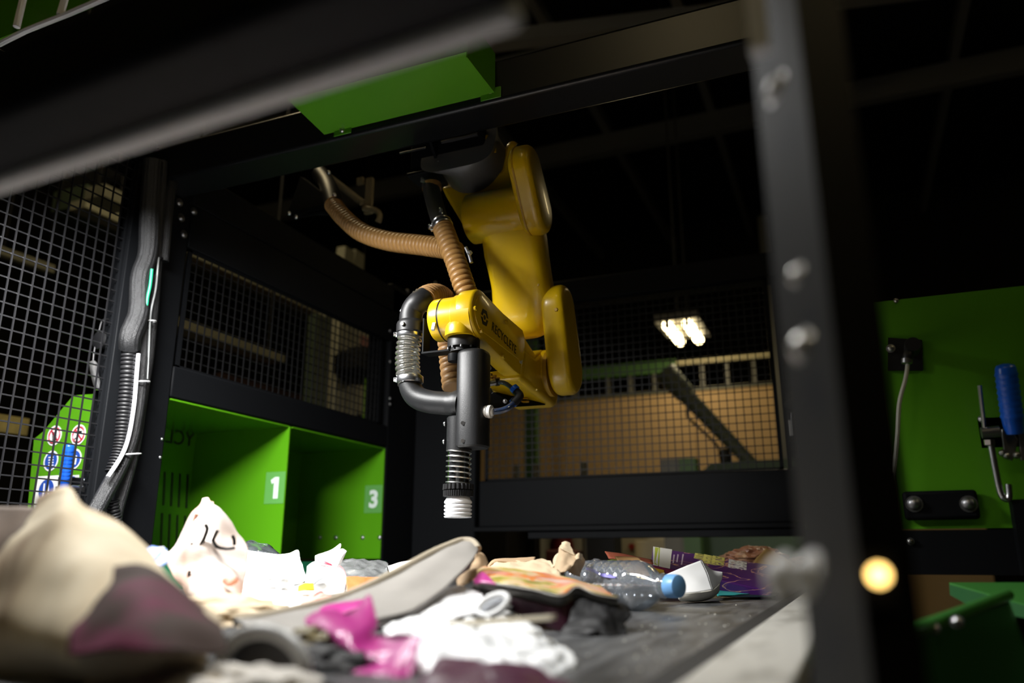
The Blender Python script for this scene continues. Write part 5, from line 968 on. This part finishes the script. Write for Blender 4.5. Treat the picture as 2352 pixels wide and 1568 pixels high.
# brown packaging at the belt end
sh('brown_card', 'brown kraft card leaning behind the purple box', 'card', [[(1760, 1258, 1.85), (1790, 1275, 1.85), (1830, 1300, 1.85)], [(1735, 1285, 1.78), (1780, 1295, 1.78), (1830, 1310, 1.78)], [(1720, 1310, 1.74), (1780, 1315, 1.74), (1830, 1325, 1.74)]], mat('card_brown', (.42, .27, .10), .75), 12, 10, .002, 20, 4, .002)
lump('meat_wrapper', 'crinkled reddish brown wrapper behind the purple box', 'wrapper', at(1738, 1280, 1.95), .060, .05, .022, ramp_mat('red_brown', [(0, (.10, .04, .02)), (.45, (.30, .13, .07)), (.6, (.42, .26, .16)), (1, (.35, .10, .07))], 14, .4), 5, .3, 2.4, 4)
lump('brown_paper', 'crumpled brown paper beside the reddish wrapper', 'paper', at(1695, 1288, 1.97), .04, .04, .018, mat('brown_paper', (.30, .17, .09), .8, var=.3, scale=20), 8, .3, 2.4, 4)
lump('pink_scrap', 'small dull pink scrap at the far belt edge', 'wrapper', at(1838, 1300, 1.95), .035, .03, .018, mat('dull_pink', (.32, .16, .12), .7, var=.3, scale=30), 9, .3, 2.4, 3)
# foreground bottom left odds and ends
gl = T('jar_lid', 'grey plastic jar lid rim standing in the foreground', 'lid', at(640, 1560, .42))
c = at(600, 1545, .42); MB().tube([c + V((.036 * math.cos(k * .2094), -.004 * math.cos(k * .2094), .024 * math.sin(k * .2094))) for k in range(30)], .005, 10, closed=True).build('rim', mat('lid_plastic', (.38, .38, .37), .35), gl)
MB().prism([c + V((.035 * math.cos(k * .2094), .006 - .004 * math.cos(k * .2094), .023 * math.sin(k * .2094))) for k in range(30)], (0, .002, 0)).build('lid_disc', mat('lid_dark', (.06, .06, .065), .4), gl)
lump('tissue_wad', 'crumpled beige tissue wad at the front edge beside the jar lid', 'tissue', at(400, 1585, .38), .065, .035, .012, mat('beige_tissue', (.55, .48, .38), .8, var=.3, scale=14), 4, .35, 2.0, 5, True)
lump('tissue_wad', 'crumpled off white tissue wad below the jar lid', 'tissue', at(540, 1590, .38), .05, .03, .012, mat('offwhite_tissue', (.72, .68, .62), .8, var=.25, scale=18), 6, .35, 2.0, 5, True)
lump('bin_liner', 'crumpled black bin liner between kraft fold and jar lid', 'plastic bag', at(530, 1490, .50), .05, .04, .012, mat('black_film', (.009, .009, .010), .6, 0, .3), 7, .35, 2.0, 5)
lump('bin_liner', 'crumpled black bin liner under the magenta bag', 'plastic bag', at(700, 1520, .47), .05, .03, .010, mat('black_film', (.009, .009, .010), .6, 0, .3), 11, .35, 2.0, 5)
lump('food_wrapper', 'olive brown food wrapper beside the jar lid', 'wrapper', at(735, 1475, .50), .025, .02, .010, mat('olive_wrap', (.16, .12, .03), .5, var=.5, scale=30), 12, .3, 2.4, 4)
# paper filling under the visible waste
for k, (x, y, Y, rx, m, l) in enumerate(((640, 1400, .98, .10, PAPER, 'white paper wad buried under the white sheet'), (1010, 1395, .80, .09, PAPER, 'white paper wad buried under the grey tray'), (460, 1440, .66, .09, CARDL, 'kraft paper wad buried under the pink wrapper'), (1200, 1360, .96, .10, CARD, 'cardboard wad buried under the magazine'), (850, 1350, 1.08, .08, PAPER, 'white paper wad buried under the orange carton'))):
    c = at(x, y, Y); lump('paper_wad', l, 'paper', (c.x, c.y, BELT + .010), rx, .08, .020, m, 20 + k, .3, 2.2, 4)
# crumbs on the belt
cr_ = MB(); rnd = random.Random(3)
for k in range(70):
    x, y = rnd.uniform(1320, 1800), rnd.uniform(1385, 1545); p = atZ(x, y, BELT)
    if p.x > -.105: continue
    r = rnd.uniform(.0005, .0013) * (1 if k > 6 else 1.5); cr_.lathe(p, (0, 0, 1), [(0, r), (r, r * .7)], 5)
o = cr_.build('belt_crumbs', mat('crumbs', (.75, .73, .66), .7)); tag(o, 'fine pale crumbs scattered on the bare belt', 'crumbs', kind='stuff')
